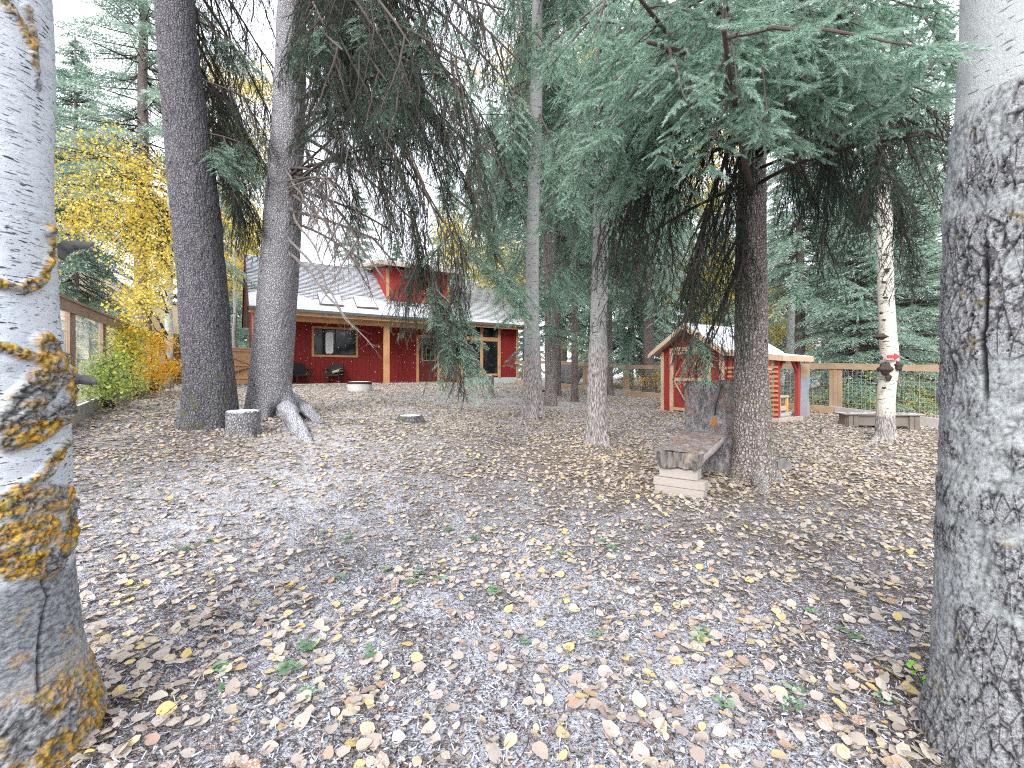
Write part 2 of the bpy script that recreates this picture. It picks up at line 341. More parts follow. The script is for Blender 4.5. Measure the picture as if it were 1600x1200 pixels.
M_SHG = mat_leaf('green_shrub_leaves', [(0, (.14, .24, .06)), (.4, (.26, .36, .09)), (.75, (.42, .48, .12)), (1, (.55, .52, .10))])
M_SHO = mat_leaf('orange_shrub_leaves', [(0, (.62, .40, .04)), (.4, (.72, .44, .04)), (.8, (.74, .33, .03)), (1, (.55, .50, .08))])
M_WEED = mat_leaf('weed_leaves', [(0, (.08, .18, .09)), (.5, (.13, .26, .12)), (1, (.34, .44, .34))], .25)
LEAFRAMP = [(0, (.40, .335, .255)), (.14, (.35, .265, .195)), (.28, (.46, .40, .325)), (.40, (.27, .185, .125)), (.50, (.41, .325, .25)), (.60, (.33, .27, .225)), (.70, (.44, .375, .285)), (.80, (.46, .37, .19)), (.90, (.58, .41, .07)), (.95, (.36, .19, .09)), (1, (.20, .115, .075))]
def mat_litter(name, ind):
    M = NM(name, .75, .2); o = M.obj(); q = M.rnd() if ind else M.attr('r')
    c = M.cr(q, LEAFRAMP)
    n = M.noise(o, 60 if not ind else 45, 4); c = M.mix(M.math('MULTIPLY', M.ramp(n, .48, .7), .35), c, (.26, .18, .12))
    fr = M.math('MULTIPLY', M.ramp(M.noise(o, 150, 3, .7), .46, .60), .6); c = M.mix(fr, c, (.50, .52, .57))
    M.col(c); M.translucent(c, .12); return M.m
M_LIT = mat_litter('leaf_litter', False); M_LEAF = mat_litter('fallen_leaf', True)

def mat_ground():
    M = NM('leafy_snowy_soil', .95, .1); o = M.obj()
    big = M.noise(o, .55, 4); mid = M.noise(o, 3.2, 5); f1 = M.noise(o, 62, 5, .7); f2 = M.noise(o, 150, 4, .7)
    soil = M.mix(M.ramp(f1, .36, .64), (.07, .056, .050), (.35, .285, .24)); soil = M.mix(M.math('MULTIPLY', M.ramp(mid, .45, .7), .4), soil, (.27, .215, .185))
    cov = M.math('ADD', M.math('MULTIPLY', M.ramp(big, .3, .7), .035), M.math('MULTIPLY', M.ramp(mid, .3, .7), .06))
    cov = M.math('ADD', cov, M.attr('snow'))
    k = M.math('ADD', M.math('MULTIPLY', f1, .5), M.math('MULTIPLY', f2, .5))
    sn = M.ramp(M.math('ADD', k, cov), .50, .60)
    c = M.mix(sn, soil, M.mix(f2, (.40, .415, .47), (.60, .62, .68)))
    # far off the single leaves melt together: straw-coloured flecks
    v = M.voro(M.scale(o, (1, 1, 1)), 17, 'F1', 'Color'); vs = M.n('ShaderNodeSeparateXYZ'); M.l(v, vs.inputs[0])
    lf = M.cr(vs.outputs[0], [(0, (.42, .34, .25)), (.3, (.33, .245, .175)), (.6, (.47, .41, .33)), (.8, (.26, .185, .13)), (.92, (.48, .37, .15)), (1, (.20, .14, .10))])
    c = M.mix(M.math('MULTIPLY', M.attr('far'), M.math('MULTIPLY', M.ramp(M.voro(o, 17), .60, .44), .85)), c, lf)
    M.col(c); M.bump(M.math('ADD', f1, M.math('MULTIPLY', sn, .4)), .018, 1.0); return M.m
M_GROUND = mat_ground()

# ------------------------------------------------------------------ the ground
SNOWC = [(800, 625, 2.2, .06), (560, 640, 2.2, .03), (480, 690, 1.0, .07), (700, 1050, 1.2, .02), (950, 640, 2, .03), (280, 800, 1.3, .02), (1000, 1100, .6, .03), (620, 760, 1.4, .02)]
BARE = [(1090, 740, 1.2, .06), (1000, 740, 1.3, .045), (1350, 760, 1.2, .03), (880, 720, 1.4, .045), (350, 690, .8, .05), (1250, 850, .8, .02)]
SN = [(*G(u, v)[:2], r, a) for u, v, r, a in SNOWC] + [(*G(u, v)[:2], r, -a) for u, v, r, a in BARE]
SN += [(*G(u, v)[:2], r, -.05) for u, v, r in [(1178, 748, .55), (328, 668, .75), (422, 650, .6), (930, 694, .35), (832, 652, .4), (1385, 688, .4)]] + [(-1.72, 1.5, .45, -.07), (1.7, 1.5, .45, -.07)]
def snow_at(x, y):
    s = np.full(np.shape(x), 0.018)
    for cx, cy, r, a in SN: s = s + a * np.exp(-((x - cx) ** 2 + (y - cy) ** 2) / r ** 2)
    return s - .02 * sstep(0, 6, x - .25 * y) + .012 * sstep(0, 3, -x)
def bumps(x, y):
    p = np.stack([x, y, 0 * x], 1); r = np.hypot(x, y); a = sstep(40, 3, r)
    return (.055 * fbm(p * .8, 3, 2) + .03 * fbm(p * 3.1, 5, 3) + .012 * fbm(p * 14, 8, 2)) * a - .02 * (1 - a)
def gzb(x, y): return gz(x, y) + bumps(np.asarray(x, float), np.asarray(y, float))
NR, NA = 280, 380
rr = .25 * (300 / .25) ** (np.linspace(0, 1, NR)); aa = np.linspace(0, 2 * PI, NA, endpoint=False)
R_, A_ = np.meshgrid(rr, aa, indexing='ij'); gx = (R_ * np.cos(A_)).ravel(); gy = (R_ * np.sin(A_)).ravel()
gzv = gzb(gx, gy)
V = np.stack([gx, gy, gzv], 1); V = np.vstack([V, [[0, 0, g1(0, 0)]]])
i0 = np.arange(NR - 1)[:, None] * NA + np.arange(NA)[None]; i1 = np.arange(NR - 1)[:, None] * NA + (np.arange(NA)[None] + 1) % NA
q = np.stack([i0, i0 + NA, i1 + NA, i1], 2).reshape(-1, 4)
FF = [tuple(t) for t in q] + [(NR * NA, i, (i + 1) % NA) for i in range(NA)]
ground = add('ground', mesh('ground', V, FF, [M_GROUND], smooth=True, attrs={'snow': snow_at(V[:, 0], V[:, 1]), 'far': sstep(2.0, 8, np.hypot(V[:, 0], V[:, 1]))}), kind='structure')

# ------------------------------------------------------------------ trunks
def trunk_mesh(prof, base, mat, nseg=96, nring=200, flare=.35, fh=.35, lobes=5, lobe_amp=.5, bark='spruce', seed=1, low_h=2.0, amp=1.0, hook=None, hmin=-.25):
    """prof: rows of height, x offset, y offset, radius. The grid faces the yard's open side with its seam at the back."""
    prof = np.array(prof, float); H = prof[-1, 0]
    h = np.linspace(hmin, H, nring); th = np.linspace(-PI, PI, nseg, endpoint=False)
    cx = np.interp(h, prof[:, 0], prof[:, 1]); cy = np.interp(h, prof[:, 0], prof[:, 2]); r = np.interp(h, prof[:, 0], prof[:, 3])
    k = max(3, nring // 14) | 1; ker = np.hanning(k + 2)[1:-1]; ker /= ker.sum()
    sm = lambda a: np.convolve(np.pad(a, k // 2, mode='edge'), ker, 'valid')
    cx, cy, r = sm(cx), sm(cy), sm(r)
    fc = np.array([-base[0], -base[1]]); fc = fc / np.linalg.norm(fc); rt = np.array([-fc[1], fc[0]])
    Hh, T = np.meshgrid(h, th, indexing='ij'); Hh = Hh.ravel(); T = T.ravel()
    R = np.repeat(r, nseg); CX = np.repeat(cx, nseg); CY = np.repeat(cy, nseg)
    ph = seed * 1.7
    fl = flare * np.exp(-np.maximum(Hh, -.1) / fh) * (1 + lobe_amp * (np.cos(lobes * T + ph) + .5 * np.cos((lobes - 2) * T + 2.1 * ph)))
    Rm = R * (1 + fl)
    uv = np.stack([T * R, Hh], 1); p3 = np.stack([np.cos(T) * R * 6, np.sin(T) * R * 6, Hh * 2.2], 1)
    at = {}
    d = .035 * R * fbm(p3 + seed * 13, seed, 3) * 2
    if bark == 'spruce':
        wv = uv * np.array([24, 15]) + .8 * np.stack([fbm(np.stack([uv[:, 0] * 9, uv[:, 1] * 9, 0 * Hh + seed], 1), seed + 2, 2)] * 2, 1); f1, f2 = worley(wv, seed)
        e = sstep(.02, .25, f2 - f1); d = d + amp * (.010 * e + .006 * fbm(np.stack([uv[:, 0] * 40, uv[:, 1] * 40, 0 * Hh], 1), seed + 4, 2)); at['crack'] = (1 - e) * .8
    elif bark == 'furrow':
        wv = np.stack([uv[:, 0] * 26 + 1.2 * fbm(np.stack([uv[:, 0] * 6, uv[:, 1] * 5, 0 * Hh], 1), seed, 2), uv[:, 1] * 6], 1); f1, f2 = worley(wv, seed)
        e = sstep(.02, .22, f2 - f1); lo = sstep(low_h, low_h * .4, Hh); d = d + amp * lo * .012 * (e - .6); at['crack'] = (1 - e) * lo * .7
    at['low'] = sstep(low_h, low_h * .25, Hh); at.setdefault('crack', 0 * Hh); at['snow'] = 0 * Hh
    if hook is not None:
        d2, a2 = hook(T, Hh, R, uv, p3); d = d + d2; at.update(a2)
    Rm = Rm + d
    X = CX + Rm * (np.cos(T) * fc[0] + np.sin(T) * rt[0]); Y = CY + Rm * (np.cos(T) * fc[1] + np.sin(T) * rt[1])
    V = np.stack([X, Y, Hh], 1)
    a = np.arange(nring - 1)[:, None] * nseg + np.arange(nseg)[None]; b = np.arange(nring - 1)[:, None] * nseg + (np.arange(nseg)[None] + 1) % nseg
    Fq = np.stack([a, b, b + nseg, a + nseg], 2).reshape(-1, 4)
    FF = [tuple(t) for t in Fq] + [tuple((nring - 1) * nseg + i for i in range(nseg))]
    return mesh('trunk', V, FF, [mat], attrs=at, smooth=True, uv=uv), (h, cx, cy, r)
def axis_from_pixels(base, rows):
    """rows of (v, left edge u, right edge u) -> profile rows of height, dx, dy, radius at the trunk's own distance"""
    d = base[1]; out = []
    for v, ul, ur in rows:
        z = CZ + (HV - v) / F_ * d - base[2]; xc = ((ul + ur) / 2 - HU) / F_ * d
        out.append((z, xc - base[0], 0.0, (ur - ul) / 2 / F_ * d / math.sqrt(1 + (((ul + ur) / 2 - HU) / F_) ** 2)))
    out.sort(); return out
def extend(prof, H, rt):
    a = prof[-1]; b = prof[-2]; k = (a[1] - b[1]) / max(.2, a[0] - b[0]); prof.append((H, a[1] + k * .5 * (H - a[0]), 0, rt)); return prof

# near white birch at one side
D = 2.25; al = -math.radians(43.8) - math.asin(.205 / D); bb = np.array([D * math.sin(al), D * math.cos(al), 0.]); bb[2] = g1(bb[0], bb[1])
BZ0 = bb[2]
def pv(v, y=1.58): return CZ + (HV - v) / F_ * y - BZ0
def th_of(u, D=D, al=al, r=.205):
    a = math.atan((u - HU) / F_) - al; s = max(-1, min(1, D * math.sin(a) / r)); return math.asin(s) - a
SC = [  # scar lines on the birch: points (u, v), width, strength
    ([(0, 462), (40, 466), (75, 452), (95, 425), (104, 392), (96, 370)], .020, 1.0), ([(0, 548), (45, 556), (80, 566), (110, 560)], .022, 1.0),
    ([(85, 545), (98, 580), (60, 610), (30, 640), (0, 660)], .055, 1.0), ([(118, 590), (105, 640), (70, 660), (20, 670)], .05, 1.0), ([(0, 755), (30, 742), (70, 728), (100, 700), (108, 690)], .020, .9),
    ([(0, 830), (40, 850), (85, 862), (112, 820), (105, 775), (60, 760), (10, 765)], .05, 1.0), ([(30, 800), (70, 810)], .06, .9), ([(0, 60), (50, 85), (75, 110), (80, 140)], .02, .8), ([(65, 60), (78, 100), (83, 160)], .018, .7)]
def birch_hook(T, H, R, uv, p3):
    scar = np.zeros_like(T)
    for pts, wd, st in SC:
        q = np.array([(th_of(u) * .205, pv(v)) for u, v in pts]); dm = np.full(len(T), 9.)
        for a, b in zip(q[:-1], q[1:]):
            ab = b - a; t = np.clip(((uv[:, 0] * .205 / np.maximum(R, .1) - a[0]) * ab[0] + (H - a[1]) * ab[1]) / (ab @ ab), 0, 1)
            dm = np.minimum(dm, np.hypot(uv[:, 0] * .205 / np.maximum(R, .1) - a[0] - t * ab[0], H - a[1] - t * ab[1]))
        dm = dm + .014 * fbm(np.stack([uv[:, 0] * 22, H * 22, 0 * T], 1), 31, 3)
        scar = np.maximum(scar, st * sstep(wd * 1.15, wd * .6, dm))
    # base: crusted grey
    low = sstep(pv(990), pv(1070), H + .05 * fbm(np.stack([uv[:, 0] * 9, H * 9, 0 * T], 1), 5, 3)); scar = np.maximum(scar, low * .9)
    back = sstep(1.75, 2.2, np.abs(T)); scar = np.maximum(scar, back * sstep(.5, .2, vn(p3 * 2, 3)) * .8)
    n1 = fbm(np.stack([uv[:, 0] * 30, H * 30, 0 * T], 1), 11, 4); f1, f2 = worley(np.stack([uv[:, 0] * 34 + n1 * 1.5, H * 26 + n1], 1), 4)
    e = sstep(.02, .22, f2 - f1)
    d = scar * (.016 + .016 * n1 + .008 * (e - .6)) + .002 * fbm(np.stack([uv[:, 0] * 6, H * 90, 0 * T], 1), 21, 2)
    grey = sstep(pv(868), pv(885), H + .02 * n1) * (1 - low)
    lich = np.clip(scar * sstep(-.25, .15, fbm(np.stack([uv[:, 0] * 14, H * 14, 0 * T + 3], 1), 41, 3) + .1) + .5 * grey * sstep(.15, .4, fbm(np.stack([uv[:, 0] * 18, H * 18, 0 * T + 3], 1), 43, 3)), 0, 1)
    # two long fissures in the grey bark
    ln = np.array([(th_of(u) * .205, pv(v)) for u, v in [(66, 880), (78, 908), (70, 930), (62, 970), (56, 1030)]]); dm = np.full(len(T), 9.)
    for a, b in zip(ln[:-1], ln[1:]):
        ab = b - a; t = np.clip(((uv[:, 0] - a[0]) * ab[0] + (H - a[1]) * ab[1]) / (ab @ ab), 0, 1); dm = np.minimum(dm, np.hypot(uv[:, 0] - a[0] - t * ab[0], H - a[1] - t * ab[1]))
    cr = sstep(.006, .002, dm); d = d - .012 * cr
    return d, {'scar': scar, 'grey': grey, 'lichen': lich, 'crack': np.maximum(cr, scar * (1 - e) * .8)}
def rr_of(u, D=D): return D * math.sin(abs(al - math.atan((u - HU) / F_)))
prof = [(pv(v), 0, 0, rr_of(u)) for v, u in [(1230, 168), (1130, 150), (1060, 137), (1000, 128), (900, 119), (700, 113), (560, 108), (500, 97), (300, 88), (67, 83), (-60, 78)]]
prof.append((pv(-60) + 2, 0.05, 0, .12)); prof.append((pv(-60) + 7, .1, 0, .05)); prof.sort()
t_birch = thing('birch_tree', 'thick white birch trunk crusted with orange lichen standing closest to the left fence', 'tree', bb)
me, _ = trunk_mesh(prof[:-2], bb, M_BIRCH, 260, 460, flare=.06, fh=.2, lobes=5, bark='none', hook=birch_hook, seed=2)
add('trunk', me, t_birch)
m = MB(); y0 = bb
M_STUB = mat_wood('weathered_stub', (.07, .068, .07), (.27, .265, .265), (7, 60, 60), .95)
def stub(u0, v0, u1, v1, r0, r1, dist, dd):
    a = P(u0, v0, dist) - bb; b = P(u1, v1, dist + dd) - bb; pts = [a + (b - a) * k + np.array([rng.normal(0, .002), 0, .012 * math.sin(k * 5) + rng.normal(0, .002)]) for k in np.linspace(0, 1, 15)]
    return MB().tube(pts, [(r0 + (r1 - r0) * k) * rng.uniform(.84, 1.12) for k in np.linspace(0, 1, 12)] + [r1 * .8, r1 * .7, r1 * .12], 12)
stub(88, 398, 148, 374, .026, .013, 1.60, .03).build('branch_stub', M_STUB, t_birch, smooth=True)
stub(98, 602, 152, 589, .023, .015, 1.60, .02).build('branch_stub', M_STUB, t_birch, smooth=True)

# near grey aspen at the other side
al2 = math.radians(43.3) + math.asin(.222 / D); ab_ = np.array([D * math.sin(al2), D * math.cos(al2), 0.]); ab_[2] = g1(ab_[0], ab_[1])
def pv2(v, y=1.60): return CZ + (HV - v) / F_ * y - ab_[2]
def r2(u): return D * math.sin(al2 - math.atan((u - HU) / F_))
prof = [(pv2(v), 0, 0, r2(u)) for v, u in [(1240, 1428), (1150, 1448), (1060, 1456), (950, 1462), (700, 1470), (500, 1475), (300, 1481), (200, 1489), (67, 1496), (-60, 1500)]]
prof.sort()
def aspen_hook(T, H, R, uv, p3):
    n0 = fbm(np.stack([uv[:, 0] * 5, H * 5, 0 * T], 1), 51, 4); n1 = fbm(np.stack([uv[:, 0] * 30, H * 22, 0 * T], 1), 52, 4)
    hb = pv2(185) + .22 * (-uv[:, 0]) * -1 + .05 * n0          # the rough bark stops along a slanting line
    rough = sstep(.03, -.03, H - hb)
    wv = np.stack([uv[:, 0] * 30 + 1.1 * n1 + 1.5 * n0, H * 6.5 + .8 * n1], 1); f1, f2 = worley(wv, 8); e = sstep(.01, .13, f2 - f1)
    wv2 = np.stack([uv[:, 0] * 60 + 1.2 * n1, H * 30 + n1], 1); g1_, g2_ = worley(wv2, 18); e2 = sstep(.02, .2, g2_ - g1_)
    band = np.zeros_like(T)
    for vv, wd in [(352, .05), (665, .045), (735, .05), (800, .035), (905, .03)]:
        hh = pv2(vv) - .25 * (uv[:, 0] + .1) * (1 if vv < 400 else .35); band = np.maximum(band, sstep(wd, wd * .4, np.abs(H - hh + .05 * n0)))
    patch = .7 * rough * np.maximum(band, sstep(.12, .3, fbm(np.stack([uv[:, 0] * 7, H * 5, 0 * T + 9], 1), 61, 4) + .12 * sstep(pv2(620), pv2(430), H))) * sstep(pv2(1150), pv2(900), H)
    d = rough * (.009 * e + .003 * (e2 - .5) + .004 * n1 - .004) * (1 - .55 * patch) + .012 * n0 * rough
    crack = np.maximum((1 - e) * .9 * (1 - .6 * patch), (1 - e2) * .35) * rough
    # one long vertical seam
    sx = th_of(1538, D, al2, .222) * .222; sm = sstep(.010, .003, np.abs(uv[:, 0] - sx + .012 * fbm(np.stack([0 * T, H * 9, 0 * T], 1), 71, 3))) * sstep(pv2(640), pv2(600), H) * sstep(pv2(400), pv2(440), H)
    return d - .014 * sm, {'rough': rough, 'patch': patch, 'crack': np.maximum(crack, sm)}
t_aspen = thing('aspen_tree', 'thick grey aspen trunk nearest the camera', 'tree', ab_)
me, _ = trunk_mesh(prof, ab_, M_ASPEN, 260, 460, flare=.08, fh=.22, lobes=6, bark='none', hook=aspen_hook, seed=5)
add('trunk', me, t_aspen)
t_aspen['label'] = 'thick grey aspen trunk with cracked lower bark and smooth pale upper bark'

TREES = {}
def tree(key, name, label, u, v, rows, mat, Htop, rtop, group=None, **kw):
    b = G(u, v); t = thing(name, label, 'tree', b, 0, group)
    pr = extend(axis_from_pixels(b, rows), Htop, rtop); pr = [(-.3, pr[0][1], 0, pr[0][3])] + pr
    me, ax = trunk_mesh(pr, b, mat, **kw); add('trunk', me, t); TREES[key] = (t, b, ax); return t
def t2_hook(T, H, R, uv, p3):               # a root running out towards the yard under snow
    s = sstep(.55, .0, np.abs(T - 1.0)) * sstep(.75, .0, H); n = fbm(p3 * 3, 77, 3)
    hol = sstep(.45, .1, np.abs(T - .28)) * sstep(.34, .02, H)
    return s * .08 * sstep(.7, .1, H) + 0 * n - .10 * hol, {'snow': np.clip(s * sstep(-.3, .2, n + .15) * 1.0, 0, .85) * .5, 'crack': np.maximum(hol * .9, 0)}
T1 = tree('T1', 'spruce_tree', 'big dark spruce trunk leaning over a cut stump, moss at its foot', 328, 668, [(67, 245, 309), (300, 264, 342), (450, 278, 356), (550, 285, 364), (620, 288, 370)], M_BK1, 15, .12, nseg=190, nring=360, flare=.22, fh=.3, lobes=6, lobe_amp=.35, seed=3, low_h=1.4)
T2 = tree('T2', 'spruce_tree', 'grey spruce trunk with a snow dusted root spreading across the leaves', 422, 650, [(67, 432, 478), (200, 425, 476), (400, 408, 469), (500, 399, 463), (580, 391, 456), (620, 388, 454)], M_BK2, 15, .10, nseg=190, nring=360, flare=.3, fh=.28, lobes=5, lobe_amp=.35, seed=4, low_h=1.5, hook=t2_hook)
TE = tree('TE', 'spruce_tree', 'brown spruce trunk right beside the log bench with the carved back', 1178, 748, [(67, 1168, 1207), (200, 1158, 1198), (300, 1152, 1196), (500, 1148, 1198), (600, 1148, 1200), (690, 1146, 1206)], M_BK3, 14, .07, nseg=180, nring=380, flare=.35, fh=.22, lobes=5, lobe_amp=.4, seed=6, low_h=1.6)
TA = tree('TA', 'poplar_tree', 'slim poplar with furrowed foot and pale upper trunk between house and shed', 832, 652, [(200, 827, 847), (350, 823, 842), (500, 820, 842), (590, 818, 846)], M_POP, 15, .07, nseg=80, nring=240, flare=.4, fh=.3, bark='furrow', seed=7, low_h=2.3)
TD = tree('TD', 'poplar_tree', 'pale poplar with dark scar rings and grey furrowed lower trunk, left of the bench', 930, 694, [(200, 930, 952), (350, 927, 951), (500, 922, 949), (600, 918, 948)], M_POP, 14, .06, nseg=100, nring=260, flare=.3, fh=.22, bark='furrow', seed=8, low_h=2.4)
TB = tree('TB', 'spruce_tree', 'thin brownish spruce trunk standing just behind the slim furrowed poplar', 860, 634, [(350, 848, 862), (500, 851, 866), (580, 852, 868)], M_BK3, 13, .04, nseg=60, nring=160, flare=.35, fh=.3, seed=9)
TC = tree('TC', 'spruce_tree', 'thinnest bare spruce trunk between the scarred poplar and the thin brownish spruce', 898, 627, [(350, 894, 902), (600, 893, 903)], M_BKD, 11, .03, nseg=40, nring=120, flare=.25, fh=.2, seed=10)
RB = tree('RB', 'birch_tree', 'crooked cream birch with black knots and a small red arrow on it', 1385, 688, [(67, 1368, 1390), (200, 1370, 1392), (340, 1369, 1395), (450, 1370, 1397), (540, 1374, 1403), (570, 1376, 1408), (600, 1370, 1401), (650, 1368, 1398)], M_WBIR, 13, .05, nseg=110, nring=300, flare=.3, fh=.16, bark='furrow', seed=11, low_h=.75)
TG = tree('TG', 'spruce_tree', 'dark spruce trunk rising through the wire fence close to the black hose', 870, 619, [(350, 866, 875), (600, 865, 876)], M_BKD, 13, .05, nseg=40, nring=100, seed=12)
TH = tree('TH', 'spruce_tree', 'spruce trunk half hidden behind the scarred poplar', 951, 618, [(350, 944, 955), (590, 944, 957)], M_BKD, 13, .05, nseg=40, nring=100, seed=13)

def root(key, pts, rads, mat, snow=0.0, seed=0):
    t, b, ax = TREES[key]; n = 18; K = 46; q = np.linspace(0, 1, K); pts = np.array([[*G(u, v)[:2], dz] for u, v, dz in pts]); k0 = np.linspace(0, 1, len(pts))
    c = np.stack([np.interp(q, k0, pts[:, i]) for i in range(3)], 1); ker = np.hanning(11)[1:-1]; ker /= ker.sum(); c = np.stack([np.convolve(np.pad(c[:, i], 4, mode='edge'), ker, 'valid') for i in range(3)], 1)
    r = np.interp(q, np.linspace(0, 1, len(rads)), rads); gzv_ = gz(c[:, 0], c[:, 1]); V = []; at = {'crack': [], 'low': [], 'snow': []}; uv = []
    for k in range(K):
        d = c[min(k + 1, K - 1)] - c[max(k - 1, 0)]; lat = unit(np.array([-d[1], d[0], 0.]))
        for i in range(n):
            a = 2 * PI * i / n; nn = float(fbm(np.array([[math.cos(a) * 2 + seed, math.sin(a) * 2, k * .35]]), 60 + seed, 3)[0]); rr = r[k] * (1 + .5 * nn + .10 * math.sin(3 * a + seed + k * .12))
            V.append((c[k, 0] + lat[0] * math.cos(a) * rr - b[0], c[k, 1] + lat[1] * math.cos(a) * rr - b[1], gzv_[k] + c[k, 2] + math.sin(a) * rr * .9 - b[2])); uv.append((a * r[k], k * .03)); at['crack'].append(max(0, -nn) * .6); at['low'].append(1.0 if mat in (M_WBIR, M_POP) else .3); at['snow'].append(snow * max(0, min(1, math.sin(a) * 1.4 - .2 + nn)))
    Fq = [(k * n + i, k * n + (i + 1) % n, (k + 1) * n + (i + 1) % n, (k + 1) * n + i) for k in range(K - 1) for i in range(n)]
    add('root', mesh('root', V, Fq, [mat], attrs={a: np.array(x) for a, x in at.items()}, smooth=True, uv=np.array(uv)), t)
root('T2', [(424, 634, .36), (446, 650, .16), (466, 672, .03), (478, 688, .0), (492, 704, -.08)], [.22, .165, .12, .085, .04], M_BK2, .8, 1)
root('T2', [(436, 634, .30), (468, 645, .12), (492, 656, .02), (515, 668, -.08)], [.20, .15, .10, .03], M_BK2, .2, 2)
root('T2', [(405, 645, .14), (392, 660, .03), (384, 668, -.06)], [.13, .09, .05], M_BK2, 0, 3)
root('T1', [(305, 655, .18), (288, 668, .04), (272, 676, -.06)], [.18, .11, .05], M_BK1, 0, 4); root('T1', [(345, 658, .16), (362, 672, .0), (372, 680, -.06)], [.15, .09, .05], M_BK1, 0, 5)
root('TE', [(1190, 742, .10), (1212, 752, .02), (1240, 766, -.05)], [.11, .07, .03], M_BK3, .2, 6); root('TE', [(1165, 745, .10), (1150, 752, .02), (1135, 757, -.04)], [.10, .06, .03], M_BK3, 0, 7); root('TE', [(1182, 750, .10), (1192, 765, .02), (1198, 778, -.04)], [.10, .07, .03], M_BK3, .2, 8)
root('RB', [(1380, 684, .10), (1366, 690, .0), (1354, 694, -.04)], [.10, .05, .02], M_WBIR, 0, 9); root('TA', [(838, 650, .10), (848, 654, .0), (856, 657, -.05)], [.11, .06, .03], M_POP, 0, 10); root('TD', [(935, 694, .06), (950, 700, .0), (962, 706, -.04)], [.08, .05, .02], M_POP, .2, 11)

# knots and the arrow on the crooked birch
t, b, ax = TREES['RB']
dd = b[1] - .15; M_KNOT = mat_plain('knot_bark', (.055, .04, .035), .95, .5, 30)
for (u, v, rx, ry) in [(1383, 576, .12, .095), (1403, 572, .06, .075), (1375, 526, .10, .045), (1381, 441, .035, .022), (1383, 398, .03, .02), (1386, 422, .05, .035), (1379, 354, .035, .02), (1384, 465, .04, .018), (1377, 489, .03, .02), (1381, 500, .03, .014), (1377, 559, .03, .03), (1388, 590, .045, .05), (1381, 606, .03, .02)]:
    c = P(u, v, dd) - b; n = 10; VV = []; FQ = []
    for i in range(n):
        for j in range(12):
            a = PI * (i + .5) / n; e = 2 * PI * j / 12; rnd_ = 1 + .25 * math.sin(7 * e + u) + .2 * math.cos(5 * a + v)
            VV.append((c[0] + rx * math.sin(a) * math.cos(e) * rnd_, c[1] + (.07 if max(rx, ry) > .06 else .028) * math.sin(a) * math.sin(e) * rnd_, c[2] + ry * math.cos(a) * rnd_))
    for i in range(n - 1):
        for j in range(12): FQ.append((i * 12 + j, i * 12 + (j + 1) % 12, (i + 1) * 12 + (j + 1) % 12, (i + 1) * 12 + j))
    add('knot', mesh('knot', VV, FQ, [M_KNOT], smooth=True), t)
ar = thing('arrow_sign', 'small red arrow pointing away, fixed on the crooked cream birch above its big black knot', 'sign', P(1396, 557, b[1] - .21))
s_ = .85 / F_ * b[1]
poly = [(-11, -2.4), (2, -2.4), (2, -5.5), (12, 0), (2, 5.5), (2, 2.4), (-11, 2.4)]
MB().prism([(x * s_, y * s_) for x, y in poly], -.008, .008, lambda a, c, dp: (a, dp, c)).build('arrow', M_RUST, ar)
MB().box(-12 * s_, 11 * s_, .0095, .02, -5.5 * s_, 5.5 * s_).build('backing_board', mat_plain('pale_pink_paint', (.55, .36, .33), .7, .25, 60), ar)

# ------------------------------------------------------------------ boughs: twigs with needles, shared by many copies
def needles(O, Dv, ln, r, n, nl, nw, g, ang=50):
    """n needles on each shoot (origin O, direction Dv, length ln): one thin triangle each"""
    m = len(O); t = (np.tile(np.linspace(.04, 1, n), m) + g.uniform(-.4, .4, m * n) / n).clip(0, 1); k = np.repeat(np.arange(m), n)
    d = Dv[k]; e1 = unit(np.cross(d, g.normal(size=(m * n, 3)))); e2 = e1
    a = np.radians(ang * (1.05 - .55 * t)); nd = unit(d * np.cos(a)[:, None] + e2 * np.sin(a)[:, None] + np.array([0, 0, .05]))
    b = O[k] + d * (ln[k] * t)[:, None]; L = nl * g.uniform(.7, 1.15, m * n); wv = unit(np.cross(nd, g.normal(size=(m * n, 3)))) * nw / 2
    V = np.stack([b - wv, b + wv, b + nd * L[:, None]], 1).reshape(-1, 3)
    tt = np.stack([t * .7, t * .7, t * .7 + .3], 1).ravel(); rr_ = np.repeat(r[k], 3)
    return V, tt, rr_
def strips(A, B, w, g):
    """flat double twigs (two crossed thin triangles) from A to B"""
    d = unit(B - A); x = unit(np.cross(d, g.normal(size=A.shape))); y = np.cross(d, x); w = np.asarray(w).reshape(-1, 1) / 2
    return np.stack([A - x * w, A + x * w, B, A - y * w, A + y * w, B], 1).reshape(-1, 3)
